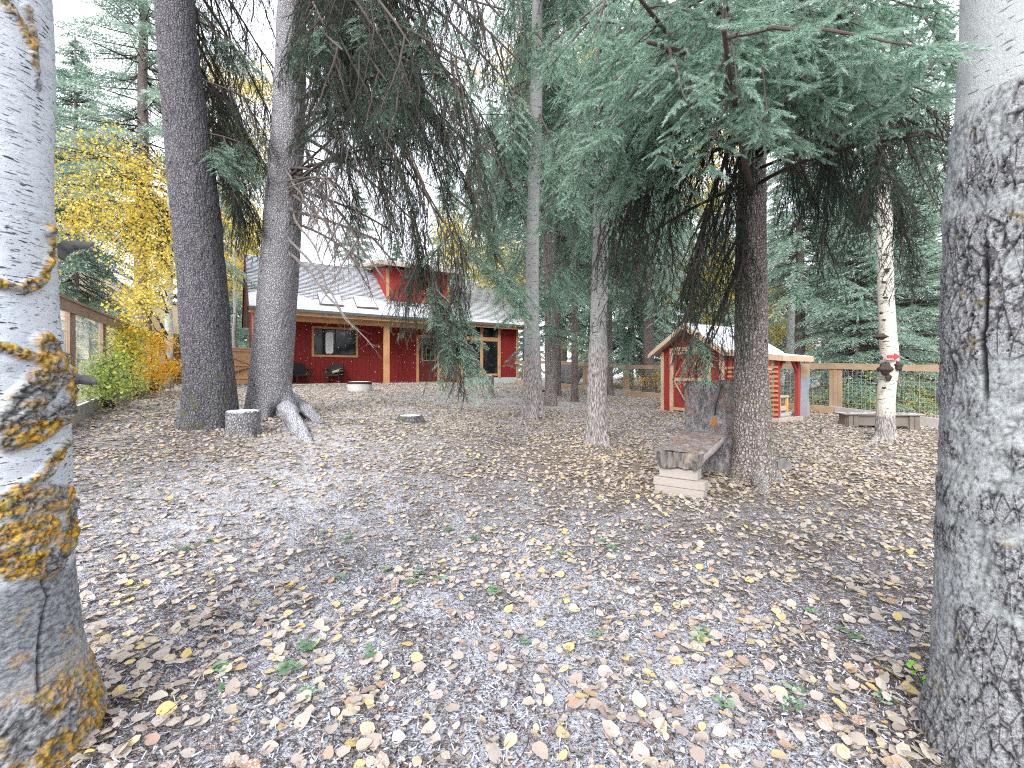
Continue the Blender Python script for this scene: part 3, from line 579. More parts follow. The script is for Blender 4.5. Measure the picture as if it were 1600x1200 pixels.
def bough_parts(L, slope, kind, g):
    c = math.radians(slope); n = 14; s = np.linspace(0, 1, n)
    wig = np.cumsum(g.normal(0, .012, n)) * L
    arch = (.10 if kind != 'X' else .04) * L * 4 * s * (1 - s) + .05 * L * s ** 4
    ax = np.stack([s * L * math.cos(c) - arch * math.sin(c) * -1 * .3, wig, s * L * math.sin(c) + arch * (.9 if slope > -50 else .2)], 1)
    hang = {'M': .8, 'N': .5, 'G': .55, 'D': 1.9, 'X': 1.2}[kind]; step = {'M': .11, 'N': .10, 'G': .07, 'D': .075, 'X': .10}[kind]
    O, Dr, ln, rr_, sa, sb, sw = [], [], [], [], [], [], []
    k = 0; p = .06
    while p < .99:
        i = p * (n - 1); j = int(i); f = i - j; q = ax[j] * (1 - f) + ax[min(j + 1, n - 1)] * f; tan = unit(ax[min(j + 1, n - 1)] - ax[j])
        side = 1 if k % 2 else -1; k += 1
        lat = np.array([-tan[1], tan[0], 0]); lat = unit(lat) * side
        an = math.radians(g.uniform(38, 70)); d0 = unit(tan * math.cos(an) + lat * math.sin(an) + np.array([0, 0, g.uniform(-.3, .15)]))
        lb = {'M': (.2 + .6 * (1 - p) ** .7), 'N': (.16 + .42 * (1 - p) ** .7), 'G': (.15 + .50 * (1 - p) ** .7), 'D': (.16 + .62 * (1 - abs(p - .45) * 1.3)), 'X': (.1 + .5 * (1 - p))}[kind] * g.uniform(.55, 1.15) * min(1, .45 + L / 3.5)
        if kind == 'X' and g.random() < .25: p += step / L; continue
        npt = max(3, int(lb / (.085 if kind in 'NM' else .05))); pts = [q]; d = d0.copy()
        for t in range(npt):
            d = unit(d + np.array([0, 0, -hang * (.35 if t else .15) * .5]) + g.normal(0, .07, 3)); pts.append(pts[-1] + d * lb / npt)
        rb = g.random(); bare = g.random() < (.12 if kind == 'D' else 0)
        for t in range(npt):
            a, b_ = pts[t], pts[t + 1]; dd = unit(b_ - a)
            sa.append(a); sb.append(b_); sw.append(.006 * (1 - t / npt) + .002)
            if kind != 'X' and not bare:
                if t >= npt * .25: O.append(a); Dr.append(dd); ln.append(lb / npt * 1.1); rr_.append(rb)
            ns = 2 if kind in 'GNM' else 1
            for q2 in range(ns):
                if kind in 'XD' and g.random() < .3: continue
                sd2 = 1 if (t + q2) % 2 else -1; la = unit(np.cross(dd, [0, 0, 1]) + 1e-6) * sd2
                if kind not in 'GNM': la = unit(la + g.normal(0, .5, 3))
                a2 = math.radians(g.uniform(35, 60)); d2 = unit(dd * math.cos(a2) + la * math.sin(a2) + np.array([0, 0, -hang * .22]))
                l2 = {'M': g.uniform(.10, .24), 'N': g.uniform(.09, .19), 'G': g.uniform(.08, .17), 'D': g.uniform(.06, .15), 'X': g.uniform(.08, .26)}[kind] * (1.1 - .4 * t / npt)
                o2 = a + (b_ - a) * g.random(); sa.append(o2); sb.append(o2 + d2 * l2); sw.append(.003)
                if kind == 'X':
                    for z in range(2): o3 = o2 + d2 * l2 * g.uniform(.3, .9); d3 = unit(d2 + g.normal(0, .5, 3)); sa.append(o3); sb.append(o3 + d3 * l2 * .5); sw.append(.002)
                if kind != 'X' and not bare: O.append(o2); Dr.append(d2); ln.append(l2); rr_.append(min(1, max(0, rb + g.normal(0, .12))))
        p += step / L * g.uniform(.7, 1.3)
    return ax, np.array(O).reshape(-1, 3), np.array(Dr).reshape(-1, 3), np.array(ln), np.array(rr_), np.array(sa), np.array(sb), np.array(sw)
def bough_mesh(L, slope, kind, seed):
    g = np.random.default_rng(seed); ax, O, Dr, ln, r, sa, sb, sw = bough_parts(L, slope, kind, g)
    mb = MB().tube([tuple(p) for p in ax], [(.012 * (1 - i / 13) + .003) * min(1.6, .5 + L * .4) for i in range(14)], 6)
    V0 = np.array(mb.V); T0 = [f for f in mb.F]; tri0 = []
    for f in T0:
        for q in range(1, len(f) - 1): tri0.append((f[0], f[q], f[q + 1]))
    V = [V0, strips(sa, sb, sw, g)]; nt0 = len(tri0); n1 = len(V[1]) // 3
    tt = [np.zeros(len(V0) + n1 * 3)]; rr_ = [np.zeros(len(V0) + n1 * 3)]; n2 = 0
    if kind != 'X':
        nn, nl, nw = {'M': (26, .032, .0062), 'N': (110, .023, .0027), 'G': (44, .021, .0033), 'D': (34, .0155, .0036)}[kind]
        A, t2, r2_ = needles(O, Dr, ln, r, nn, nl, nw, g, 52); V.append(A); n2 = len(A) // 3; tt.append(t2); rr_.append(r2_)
    V = np.vstack(V); k = len(V0); Fq = np.vstack([np.array(tri0), k + np.arange((n1 + n2) * 3).reshape(-1, 3)])
    mi = np.concatenate([np.zeros(nt0 + n1), np.ones(n2)])
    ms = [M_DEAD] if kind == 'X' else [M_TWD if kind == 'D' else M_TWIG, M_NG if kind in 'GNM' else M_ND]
    return mesh('bough', V, Fq, ms, mi, {'t': np.concatenate(tt), 'r': np.concatenate(rr_)})
BOUGH = {}
def get_bough(kind, L, el, rnd_):
    Lc = min((.9, 1.7, 2.8), key=lambda a: abs(math.log(a / L))); sc = min((0, -30, -60), key=lambda a: abs(a - el)); sd = rnd_ % 3
    if kind == 'X' and sc == -60: sc = -30
    key = (kind, Lc, sc, sd)
    if key not in BOUGH: BOUGH[key] = bough_mesh(Lc, sc, kind, ord(kind[0]) * 1000 + int(Lc * 10) * 17 - sc * 3 + sd * 101)
    return BOUGH[key], Lc, sc
def put_bough(parent, base, A, B, kind, name='bough'):
    A = np.asarray(A, float); B = np.asarray(B, float); c = B - A; L = float(np.linalg.norm(c)); el = math.degrees(math.asin(c[2] / L))
    me, Lc, sc = get_bough(kind, L, el, rng.integers(3)); k = min(1.35, max(.6, L / Lc))
    o = add(name, me, parent, A - base)
    o.rotation_mode = 'XYZ'; o.rotation_euler = (Matrix.Rotation(math.atan2(c[1], c[0]), 3, 'Z') @ Matrix.Rotation(-math.radians(el - sc), 3, 'Y')).to_euler()
    o.scale = (k * (1 if rng.random() < .5 else 1), k * (1 if rng.random() < .5 else -1), k); return o
def axis_at(key, z):
    t, b, (h, cx, cy, r) = TREES[key]; return np.array([b[0] + np.interp(z, h, cx), b[1] + np.interp(z, h, cy), b[2] + z]), float(np.interp(z, h, r))
def bough_to(key, u, v, d, kind, drop=None, zmin=2.2, name='bough'):
    t, b, ax = TREES[key]; B = P(u, v, d); hd = math.hypot(B[0] - b[0], B[1] - b[1])
    z = B[2] - b[2] + (drop if drop is not None else hd * rng.uniform(.15, .55)); z = max(z, zmin)
    c, r = axis_at(key, z); A = c + unit(np.array([B[0] - c[0], B[1] - c[1], 0])) * r * .8
    return put_bough(t, b, A, B, kind, name)
def region(key, kind, us, vs, ds, n, drop=None, zmin=2.2):
    for i in range(n):
        bough_to(key, rng.uniform(*us), rng.uniform(*vs), rng.uniform(*ds), kind, None if drop is None else rng.uniform(*drop), zmin)
def limb(key, u, v, d, kind, nb, rise=(0, .35), hang=(.5, 1.0), Ls=(.7, 1.5), zmin=2.0, s0=.3):
    """a limb from the trunk to a point, with boughs hanging along it"""
    t, b, ax = TREES[key]; E = P(u, v, d); hd = math.hypot(E[0] - b[0], E[1] - b[1]); z = max(zmin, E[2] - b[2] + hd * rng.uniform(*rise))
    c, r = axis_at(key, z); A = c + unit(np.array([E[0] - c[0], E[1] - c[1], 0])) * r * .7; L = np.linalg.norm(E - A)
    Mid = (A + E) / 2 + np.array([rng.normal(0, .05), rng.normal(0, .05), .07]) * L; q = lambda w_: A * (1 - w_) ** 2 + Mid * 2 * w_ * (1 - w_) + E * w_ ** 2
    MB().tube([tuple(q(w_) - b) for w_ in np.linspace(0, 1, 9)], [.010 + .018 * (1 - i / 8) * min(1.5, L / 2.5) for i in range(9)], 6).build('limb', M_TWIG, t, smooth=True)
    for i in range(nb):
        w_ = s0 + (1 - s0) * (i + rng.random()) / nb; p = q(w_); tan = unit(q(min(1, w_ + .05)) - q(w_ - .05)); lat = unit(np.array([-tan[1], tan[0], 0]))
        dr = unit(tan * rng.uniform(.15, .9) + lat * rng.uniform(-.9, .9) + np.array([0, 0, -rng.uniform(*hang)])); put_bough(t, b, p, p + dr * rng.uniform(*Ls), kind)
def limbs(key, kind, us, vs, ds, n, nb, **k):
    for i in range(n): limb(key, us[0] + (us[1] - us[0]) * (i + rng.random()) / n, rng.uniform(*vs), rng.uniform(*ds), kind, nb, **k)
# lush boughs of the spruce by the bench, reaching out over the yard
limbs('TE', 'N', (960, 1500), (-160, 70), (1.7, 2.7), 15, 6, rise=(.1, .5), hang=(.3, 1.0), Ls=(.45, .85), s0=.5)
limbs('TE', 'N', (940, 1500), (-60, 110), (2.6, 3.8), 13, 6, rise=(.1, .5), hang=(.3, 1.0), Ls=(.5, .95), s0=.5)
limbs('TE', 'G', (890, 1060), (0, 230), (3.4, 5.0), 9, 7, rise=(.2, .7), hang=(.6, 1.4), Ls=(.6, 1.2), s0=.5)
limbs('TE', 'D', (1030, 1150), (60, 280), (4.2, 5.6), 5, 7, rise=(.3, .9), hang=(.9, 2.0), Ls=(.5, 1.0), s0=.4)
limbs('TE', 'D', (1220, 1330), (80, 260), (4.2, 6.2), 5, 6, rise=(.3, .9), hang=(.9, 2.0), Ls=(.5, 1.0), s0=.5)
limbs('TE', 'D', (1330, 1500), (80, 240), (3.2, 4.8), 7, 6, rise=(.2, .6), hang=(.7, 1.6), Ls=(.4, .9), s0=.45)
limb('TE', 1085, 420, 4.75, 'D', 8, rise=(1.3, 1.35), hang=(1.2, 2.0), Ls=(.5, .8), s0=.25)
for u, v, d in [(1078, 600, 4.7), (1090, 585, 4.75), (1070, 560, 4.8), (1098, 560, 4.7)]: bough_to('TE', u, v, d, 'D', 1.55)
for u, v, d in [(1085, 600, 4.65), (1105, 595, 4.7), (1065, 590, 4.75)]: put_bough(TREES['TE'][0], TREES['TE'][1], P(1088, 520, 4.7), P(u, v, d), 'G')
# dark hanging boughs of the grey spruce in front of the house
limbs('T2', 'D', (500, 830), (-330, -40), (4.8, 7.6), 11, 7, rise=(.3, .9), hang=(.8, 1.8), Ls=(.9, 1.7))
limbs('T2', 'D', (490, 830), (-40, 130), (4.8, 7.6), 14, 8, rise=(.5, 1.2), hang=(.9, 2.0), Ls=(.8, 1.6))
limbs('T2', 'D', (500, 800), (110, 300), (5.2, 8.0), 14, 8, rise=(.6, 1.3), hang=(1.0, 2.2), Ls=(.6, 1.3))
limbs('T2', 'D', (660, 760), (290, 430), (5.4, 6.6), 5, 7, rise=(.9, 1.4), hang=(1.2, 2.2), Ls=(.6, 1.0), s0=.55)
for u, v, d in [(685, 545, 6.0), (700, 520, 6.1), (728, 540, 6.1), (675, 490, 5.9), (735, 500, 6.2)]: put_bough(TREES['T2'][0], TREES['T2'][1], P(u - 15, v - 130, d + .1), P(u, v, d), 'D')
for u, v, d in [(695, 565, 5.9), (735, 570, 6.0), (715, 520, 6.0), (645, 430, 5.9), (775, 430, 6.1), (755, 540, 6.0)]: put_bough(TREES['T2'][0], TREES['T2'][1], P(708, v - 70, d + .1), P(u, v, d), 'G')
limbs('T2', 'G', (500, 590), (20, 120), (5.8, 6.8), 4, 6, hang=(.5, 1.2), Ls=(.5, .9), s0=.5)
limbs('T2', 'G', (600, 720), (60, 220), (5.2, 6.4), 3, 5, hang=(.4, 1.0), Ls=(.6, 1.1), s0=.6)
limbs('T2', 'X', (500, 640), (150, 330), (5.8, 7.0), 9, 5, rise=(-.1, .3), hang=(.2, 1.4), Ls=(.7, 1.3), zmin=1.6)
for u, v in [(560, 530), (590, 560), (520, 470), (572, 440), (500, 400)]: bough_to('T2', u, v, 6.4, 'X', 1.9)
def tail(key, pts, d, n, kind='D', Ls=(.45, .85), jit=10):
    t, b, ax = TREES[key]; pts = np.array(pts, float); q = lambda w_: np.array([np.interp(w_ * (len(pts) - 1), range(len(pts)), pts[:, k]) for k in (0, 1)])
    MB().tube([tuple(P(*q(w_), d) - b) for w_ in np.linspace(0, 1, 7)], [.018 - .012 * i / 6 for i in range(7)], 6).build('limb', M_TWIG, t, smooth=True)
    for i in range(n):
        w_ = (i + rng.random()) / n * .92; a = q(w_); e = q(min(1, w_ + .1)); p = P(a[0] + rng.normal(0, jit * .3), a[1], d + rng.normal(0, .1)); dr = unit(P(*e, d) - P(*a, d) + 1e-6)
        put_bough(t, b, p, p + unit(dr + np.array([rng.normal(0, .35), rng.normal(0, .35), -.45])) * rng.uniform(*Ls), kind)
limbs('T2', 'D', (540, 840), (-260, 280), (5.0, 7.6), 10, 8, rise=(.5, 1.2), hang=(.9, 2.0), Ls=(.8, 1.5), s0=.5)
limbs('T2', 'G', (580, 820), (-120, 250), (5.4, 7.4), 7, 5, rise=(.5, 1.1), hang=(.6, 1.6), Ls=(.6, 1.1), s0=.65)
for pts, d in [([(520, 40), (600, 190), (645, 330), (675, 450), (690, 540)], 6.0), ([(560, 20), (640, 150), (690, 290), (712, 400), (722, 520)], 6.3), ([(600, 60), (680, 180), (725, 280), (750, 360)], 6.6), ([(540, 150), (590, 260), (615, 360)], 6.1), ([(490, 90), (530, 210), (560, 330)], 6.8),
               ([(640, 330), (655, 400), (640, 440)], 6.0), ([(675, 420), (695, 480), (715, 545)], 5.9), ([(620, 40), (720, 130), (790, 240)], 6.9)]: tail('T2', pts, d, 22)
for pts, d in [([(680, 440), (700, 500), (698, 555)], 5.85), ([(700, 480), (728, 530), (738, 565)], 6.0), ([(700, 300), (760, 350), (800, 450)], 6.2), ([(720, 400), (790, 430), (815, 470)], 6.1), ([(740, 250), (770, 330), (775, 420)], 6.4)]: tail('T2', pts, d, 9, 'G', (.4, .7))
limbs('T2', 'X', (500, 660), (280, 420), (6.0, 7.2), 7, 6, rise=(.2, .7), hang=(.6, 2.0), Ls=(.6, 1.2), s0=.5)
limbs('TE', 'G', (850, 965), (60, 310), (5.4, 6.8), 9, 6, rise=(.3, .8), hang=(.7, 1.6), Ls=(.6, 1.2), s0=.6)
limbs('TE', 'D', (930, 1010), (200, 420), (5.0, 6.5), 5, 6, rise=(.4, .9), hang=(.9, 2.0), Ls=(.6, 1.1), s0=.55)
for pts, d in [([(1168, 150), (1120, 290), (1085, 400), (1078, 520)], 4.8), ([(1150, 180), (1110, 330), (1060, 470)], 5.0), ([(1180, 150), (1140, 300), (1130, 420)], 5.2), ([(1330, 120), (1300, 260), (1280, 420)], 5.0), ([(1420, 120), (1370, 240), (1345, 330)], 4.4), ([(1340, 180), (1400, 280), (1410, 370)], 4.6)]: tail('TE', pts, d, 16)
# boughs between the two big trunks
limbs('T1', 'D', (325, 405), (130, 340), (7.4, 8.8), 9, 7, hang=(.6, 1.5), Ls=(.6, 1.2))
limbs('T1', 'D', (320, 410), (-200, 80), (7.2, 8.8), 8, 7, rise=(.2, .7), hang=(.5, 1.4), Ls=(.7, 1.3))
limbs('T1', 'G', (330, 395), (60, 300), (7.2, 8.4), 4, 4, hang=(.4, 1.2), Ls=(.6, 1.0), s0=.5)
limbs('T1', 'D', (375, 445), (-150, 320), (8.5, 9.8), 9, 7, rise=(.2, .8), hang=(.6, 1.5), Ls=(.7, 1.3))
bough_to('T1', 233, 98, 6.4, 'X', -.5); bough_to('T1', 150, 224, 6.7, 'X', -.3)
# slender trees in the middle: hanging green curtains
limbs('TB', 'M', (740, 1000), (-150, 330), (8.0, 13.0), 26, 8, rise=(.3, .8), hang=(.7, 1.8), Ls=(1.0, 2.2), s0=.15)
limbs('TB', 'D', (740, 960), (-150, 350), (8.5, 13.0), 10, 7, rise=(.3, .8), hang=(.9, 2.0), Ls=(1.0, 2.0), s0=.2)
limbs('TC', 'M', (840, 970), (60, 430), (11, 15), 12, 8, rise=(.1, .5), hang=(.6, 1.6), Ls=(1.0, 2.2), s0=.15)
limbs('TH', 'M', (880, 1100), (60, 470), (12.5, 17.0), 20, 8, rise=(.1, .4), hang=(.6, 1.6), Ls=(1.2, 2.6), s0=.15)
limbs('TH', 'D', (920, 1080), (200, 440), (13, 17), 7, 7, rise=(.1, .4), hang=(.8, 1.8), Ls=(1.0, 2.2), s0=.2)
limbs('TG', 'M', (770, 980), (60, 440), (13, 19), 16, 8, rise=(.1, .4), hang=(.6, 1.6), Ls=(1.2, 2.6), s0=.15)
for u, v, d in [(985, 590, 11.5), (970, 565, 11.6), (805, 560, 10.5), (790, 580, 10.8), (770, 520, 10.6), (800, 500, 10.2)]: bough_to('TB', u, v, d, 'G', 1.0, 2.0)

# ------------------------------------------------------------------ trees beyond the fences
def far_crown(H, R, bare, seed, dens=1.0, nw=.030, nl=.10, droop=.35, nn=9):
    g = np.random.default_rng(seed); O, Dr, ln, r = [], [], [], []; sa, sb, sw = [], [], []
    z = bare
    while z < H - .2:
        f = (z - bare) / (H - bare); L = R * (1 - f) ** .8 + .15
        for k in range(int(6 * dens) + 1):
            a = g.uniform(0, 2 * PI); Lb = L * g.uniform(.6, 1.15); d = np.array([math.cos(a), math.sin(a), -droop + .5 * f]); d = unit(d); rb = g.random()
            o = np.array([0, 0, z + g.uniform(-.15, .15)]); sa.append(o); sb.append(o + d * Lb); sw.append(.05)
            lat = np.array([-math.sin(a), math.cos(a), 0])
            m = int(Lb / .16) + 2
            for t in range(m):
                s = .2 + .8 * t / m; q = o + d * Lb * s + np.array([0, 0, .12 * Lb * 4 * s * (1 - s)])
                for sd_ in (-1, 1, 0):
                    dd = unit(d * .6 + lat * sd_ * .9 + np.array([0, 0, -.35 - .25 * g.random()])); l = g.uniform(.25, .55) * (1 - .4 * s) * min(1, L)
                    O.append(q); Dr.append(dd); ln.append(l); r.append(np.clip(rb + g.normal(0, .15), 0, 1))
        z += .33 / dens * (1 + .3 * g.random())
    O, Dr, ln, r = map(np.array, (O, Dr, ln, r)); A, t2, r2_ = needles(O, Dr, ln, r, nn, nl, nw, g, 45)
    V0 = strips(np.array(sa), np.array(sb), np.array(sw), g); V = np.vstack([V0, A]); n1 = len(V0) // 3
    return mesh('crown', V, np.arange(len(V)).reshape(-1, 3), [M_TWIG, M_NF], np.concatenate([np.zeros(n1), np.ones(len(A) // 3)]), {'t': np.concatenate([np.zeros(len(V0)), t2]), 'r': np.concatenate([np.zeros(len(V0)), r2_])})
CROWN = [far_crown(15, 3.1, 2.6, 1, 1.2), far_crown(13, 2.8, 1.2, 2, 1.25, droop=.5), far_crown(17, 3.4, 4.5, 3, 1.15)]
YOUNG = far_crown(7, 2.3, .3, 4, 1.7, .018, .07, .22)
def simple_trunk(H, r0, r1, mat, lean=(0, 0), seed=0, n=9):
    g = np.random.default_rng(seed); pts = []; rad = []
    for i in range(14):
        s = i / 13; pts.append((lean[0] * s * H + g.normal(0, .02), lean[1] * s * H + g.normal(0, .02), -.3 + s * (H + .3))); rad.append(r0 * (1 - s) + r1 * s + r0 * .35 * math.exp(-s * H / .35))
    me = mesh('trunk', *(lambda m: (m.V, m.F))(MB().tube(pts, rad, n)), [mat], smooth=True)
    V = np.array(pts)[np.repeat(np.arange(14), n)]; th = np.tile(np.arange(n) * 2 * PI / n, 14); uv = np.stack([th * r0, V[:, 2]], 1)
    l = me.uv_layers.new(name='UVMap'); idx = np.zeros(len(me.loops), np.int32); me.loops.foreach_get('vertex_index', idx); l.data.foreach_set('uv', uv[idx].astype(np.float32).ravel())
    a = me.attributes.new('low', 'FLOAT', 'POINT'); a.data.foreach_set('value', sstep(1.6, .3, V[:, 2]).astype(np.float32)); return me
TRK = [simple_trunk(15, .19, .03, M_BKD, seed=1), simple_trunk(13, .15, .03, M_BK3, seed=2), simple_trunk(17, .23, .03, M_BKD, seed=3)]
YTR = simple_trunk(7, .07, .01, M_BKD, seed=4)
def far_spruce(x, y, k, sc, label, group='spruces beyond the yard'):
    t = thing('spruce_tree', label, 'tree', (x, y, g1(x, y) - .05), rng.uniform(0, 6.28), group); t.scale = (sc, sc, sc)
    if k < 3: add('trunk', TRK[k], t); add('crown', CROWN[k], t, kind='stuff')
    else: add('trunk', YTR, t); add('crown', YOUNG, t, kind='stuff')
    return t
def at(u, d): return ((u - HU) / F_ * d, d)
FARS = [  # u, distance, crown kind, scale, label
    (224, 15.5, 2, 1.15, 'large spruce beyond the tall mesh fence with yellow leaves hanging in front of its trunk'),
    (118, 17, 1, 1.0, 'spruce behind the orange crusted birch beyond the tall mesh fence'),
    (166, 30, 1, .62, 'small pale spruce far behind the tall mesh fence against the sky'),
    (345, 30, 0, .9, 'spruce far behind the plank gate between the two big trunks'),
    (388, 36, 1, .9, 'distant spruce rising just left of the house roof edge'),
    (560, 40, 2, 1.0, 'spruce peeking over the left half of the house roof'), (700, 37, 0, 1.15, 'spruce rising behind the roof ridge right of the dormer'),
    (770, 33, 2, 1.2, 'spruce behind the far end of the house roof'), (822, 29, 2, 1.15, 'spruce behind the slim furrowed poplar past the house corner'),
    (880, 26, 0, 1.25, 'spruce past the far fence, behind the thinnest bare trunk'), (925, 28, 2, 1.25, 'tall spruce past the far fence behind the scarred poplar'),
    (985, 22.5, 1, 1.3, 'dense spruce beyond the fence post left of the shed'), (1013, 20, 2, 1.1, 'spruce with bare brown trunk beyond the fence next to the shed'),
    (1040, 36, 0, 1.3, 'spruce directly behind the left half of the shed roof'), (1112, 35, 1, 1.2, 'spruce behind the snowy right slope of the shed roof'),
    (1158, 33, 2, 1.0, 'tall spruce behind the shed and the brown spruce trunk'), (1250, 15.5, 2, .8, 'spruce with slim bare trunk rising behind the slatted lean-to'),
    (1290, 24, 0, 1.2, 'spruce in front of the pale neighbouring house'), (1338, 13.6, 3, 1.0, 'young frosted spruce beyond the fence left of the crooked birch'),
    (1425, 14.0, 3, 1.15, 'young frosted spruce beyond the fence right of the crooked birch'), (1392, 19, 1, 1.25, 'tall spruce behind the two young frosted spruces'),
    (1480, 17, 0, .95, 'spruce half hidden behind the thick grey aspen'), (1560, 21, 1, 1.0, 'spruce hidden behind the thick grey aspen'), (60, 22, 0, 1.0, 'spruce hidden behind the orange crusted birch'), (620, 46, 1, 1.1, 'spruce far behind the dormer'), (1215, 30, 1, 1.0, 'spruce far behind the lean-to roof')]
for u, d, k, sc, lb in FARS: far_spruce(*at(u, d), k, sc, lb)

lc = far_crown(10, 3.0, .2, 9, .55, .15, .36, .3, 4); nvl = len(lc.vertices); lv = np.zeros(nvl * 3, np.float32); lc.vertices.foreach_get('co', lv); lv = lv.reshape(-1, 3); lmi = np.zeros(len(lc.polygons), np.int32); lc.polygons.foreach_get('material_index', lmi); la = {}
for an in 'tr': z_ = np.zeros(nvl, np.float32); lc.attributes[an].data.foreach_get('value', z_); la[an] = z_
WV, WM_, WT, WR = [], [], [], []
for i in range(38):
    a = math.radians(-75 + 150 * (i + rng.random()) / 38); d = rng.uniform(48, 66); x, y = d * math.sin(a), d * math.cos(a); k = rng.uniform(.8, 1.45); c_, s_2 = math.cos(i), math.sin(i)
    WV.append(np.stack([(lv[:, 0] * c_ - lv[:, 1] * s_2) * k + x, (lv[:, 0] * s_2 + lv[:, 1] * c_) * k + y, lv[:, 2] * k + g1(x, y) - .2], 1)); WM_.append(lmi); WT.append(la['t']); WR.append((la['r'] * .6 + .4 * rng.random()))
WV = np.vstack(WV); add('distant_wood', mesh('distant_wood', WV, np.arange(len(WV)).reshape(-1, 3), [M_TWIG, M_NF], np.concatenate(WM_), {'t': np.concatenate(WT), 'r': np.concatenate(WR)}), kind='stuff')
def leaf_cluster(n, R, size, seed, mat, droop=.4):
    g = np.random.default_rng(seed); c = g.normal(0, 1, (n, 3)) * np.array([R, R, R * .7]) * .6
    d = unit(g.normal(0, 1, (n, 3)) + np.array([0, 0, -droop])); x = unit(np.cross(d, g.normal(0, 1, (n, 3)))); s = size * g.uniform(.6, 1.2, (n, 1)); nrm = np.cross(d, x)
    V = np.stack([c, c + d * s * .45 + x * s * .42 + nrm * s * .08, c + d * s, c + d * s * .45 - x * s * .42 + nrm * s * .08], 1).reshape(-1, 3)
    k = max(5, n // 9); sa = np.zeros((k, 3)); sb = c[:k]; Vs = strips(sa, sb, np.full(k, .008), g)
    b = len(V); Fq = [tuple(q) for q in np.arange(b).reshape(-1, 4)] + [tuple(q) for q in (b + np.arange(len(Vs))).reshape(-1, 3)]
    return mesh('leaf_cluster', np.vstack([V, Vs]), Fq, [mat, M_TWIG], [0] * n + [1] * (len(Vs) // 3), {'r': np.concatenate([np.repeat(g.random(n), 4), np.zeros(len(Vs))])})
YC = [leaf_cluster(110, .5, .075, 10 + i, M_YL) for i in range(4)]; YCF = [leaf_cluster(150, .8, .11, 20 + i, M_YL) for i in range(3)]
M_WTR = mat_pale_trunk('far_aspen_bark', (.42, .44, .42), (.60, .61, .58))
def aspen(u, d, H, r, label, clusters, CL, lean=(0, 0), seed=0, group='yellow aspens beyond the yard', mat=None):
    x, y = at(u, d); z = g1(x, y); t = thing('aspen_tree', label, 'tree', (x, y, z), 0, group); add('trunk', simple_trunk(H, r, .03, mat or M_WTR, lean, seed), t)
    br = MB()
    for (cu, cv, cd, sp, n) in clusters:
        for i in range(n):
            p = P(cu + rng.normal(0, sp), cv + rng.normal(0, sp * .7), cd + rng.normal(0, .8)) - np.array([x, y, z])
            o = add('leaf_cluster', CL[rng.integers(len(CL))], t, p, (rng.uniform(-.4, .4), rng.uniform(-.4, .4), rng.uniform(0, 6.28)), 'stuff')
            if i % 2 == 0 and p[2] > .8:
                zz = min(H - 1, max(.6, p[2] - .35 * math.hypot(p[0], p[1]))); a = Vector((lean[0] * zz, lean[1] * zz, zz)); b = Vector(p); br.tube([a, a.lerp(b, .5) + Vector((0, 0, .15)), b], [.03, .018, .006], 5)
    if br.V: br.build('branches', M_TWIG, t, kind='stuff')
    return t
aspen(262, 13.5, 11, .12, 'aspen with slim grey trunk and yellow leaves beyond the tall mesh fence',
      [(180, 335, 12.5, 48, 28), (130, 315, 12.5, 30, 12), (235, 290, 13, 30, 12), (240, 400, 12.8, 22, 14), (222, 470, 12.6, 12, 10), (150, 260, 13, 40, 14), (255, 350, 13, 20, 10), (235, 440, 13, 16, 8)], YC, (.01, 0), 1)
aspen(345, 26, 14, .12, 'yellow aspen filling the gap between the two big trunks above the gate', [(330, 200, 25, 30, 22), (350, 330, 26, 30, 26), (375, 420, 26, 22, 16), (340, 120, 25, 25, 16), (405, 250, 26, 22, 14), (400, 140, 26, 20, 12), (320, 440, 26, 14, 8), (395, 350, 26, 18, 10)], YCF, (0, 0), 2)
aspen(367, 23, 12, .11, 'white aspen trunk rising behind the plank gate', [(385, 380, 23, 22, 12), (345, 440, 24, 14, 6)], YCF, (.0, 0), 3)
aspen(740, 40, 13, .13, 'yellow aspen behind the right end of the house roof', [(740, 400, 39, 28, 14), (780, 400, 39, 25, 10), (720, 430, 39, 20, 6)], YCF, (0, 0), 4)
aspen(860, 22, 14, .15, 'tall yellow aspen high behind the middle trunks', [(830, 100, 18, 40, 14), (890, 150, 18, 45, 14), (960, 100, 18, 30, 10), (740, 400, 24, 25, 12), (720, 360, 24, 15, 6), (780, 430, 24, 20, 8)], YCF, (0, 0), 5)
aspen(1080, 23, 13, .14, 'yellow aspen glowing through the boughs above the shed', [(1085, 310, 22, 30, 22), (1110, 430, 22, 32, 26), (1130, 210, 22, 35, 12), (1050, 450, 22, 26, 14), (1210, 470, 22, 12, 8), (1090, 260, 22, 25, 10)], YCF, (0, 0), 6)
aspen(1232, 19, 13, .17, 'leaning bare aspen trunk behind the slatted lean-to', [(1200, 470, 22, 16, 12), (1215, 520, 23, 18, 12), (1260, 540, 24, 14, 5)], YC, (.035, 0), 7)
aspen(950, 26, 9, .08, 'small yellow aspen low behind the far fence beside the dark boulder', [(900, 570, 25, 25, 8), (845, 560, 25, 20, 6), (1110, 520, 26, 25, 8)], YC, (0, 0), 8)
aspen(1460, 22, 12, .12, 'yellow aspen peeking past the thick grey aspen above the fence', [(1440, 330, 21, 20, 8), (1465, 560, 17, 12, 5), (1450, 600, 15, 16, 8)], YC, (0, 0), 9)

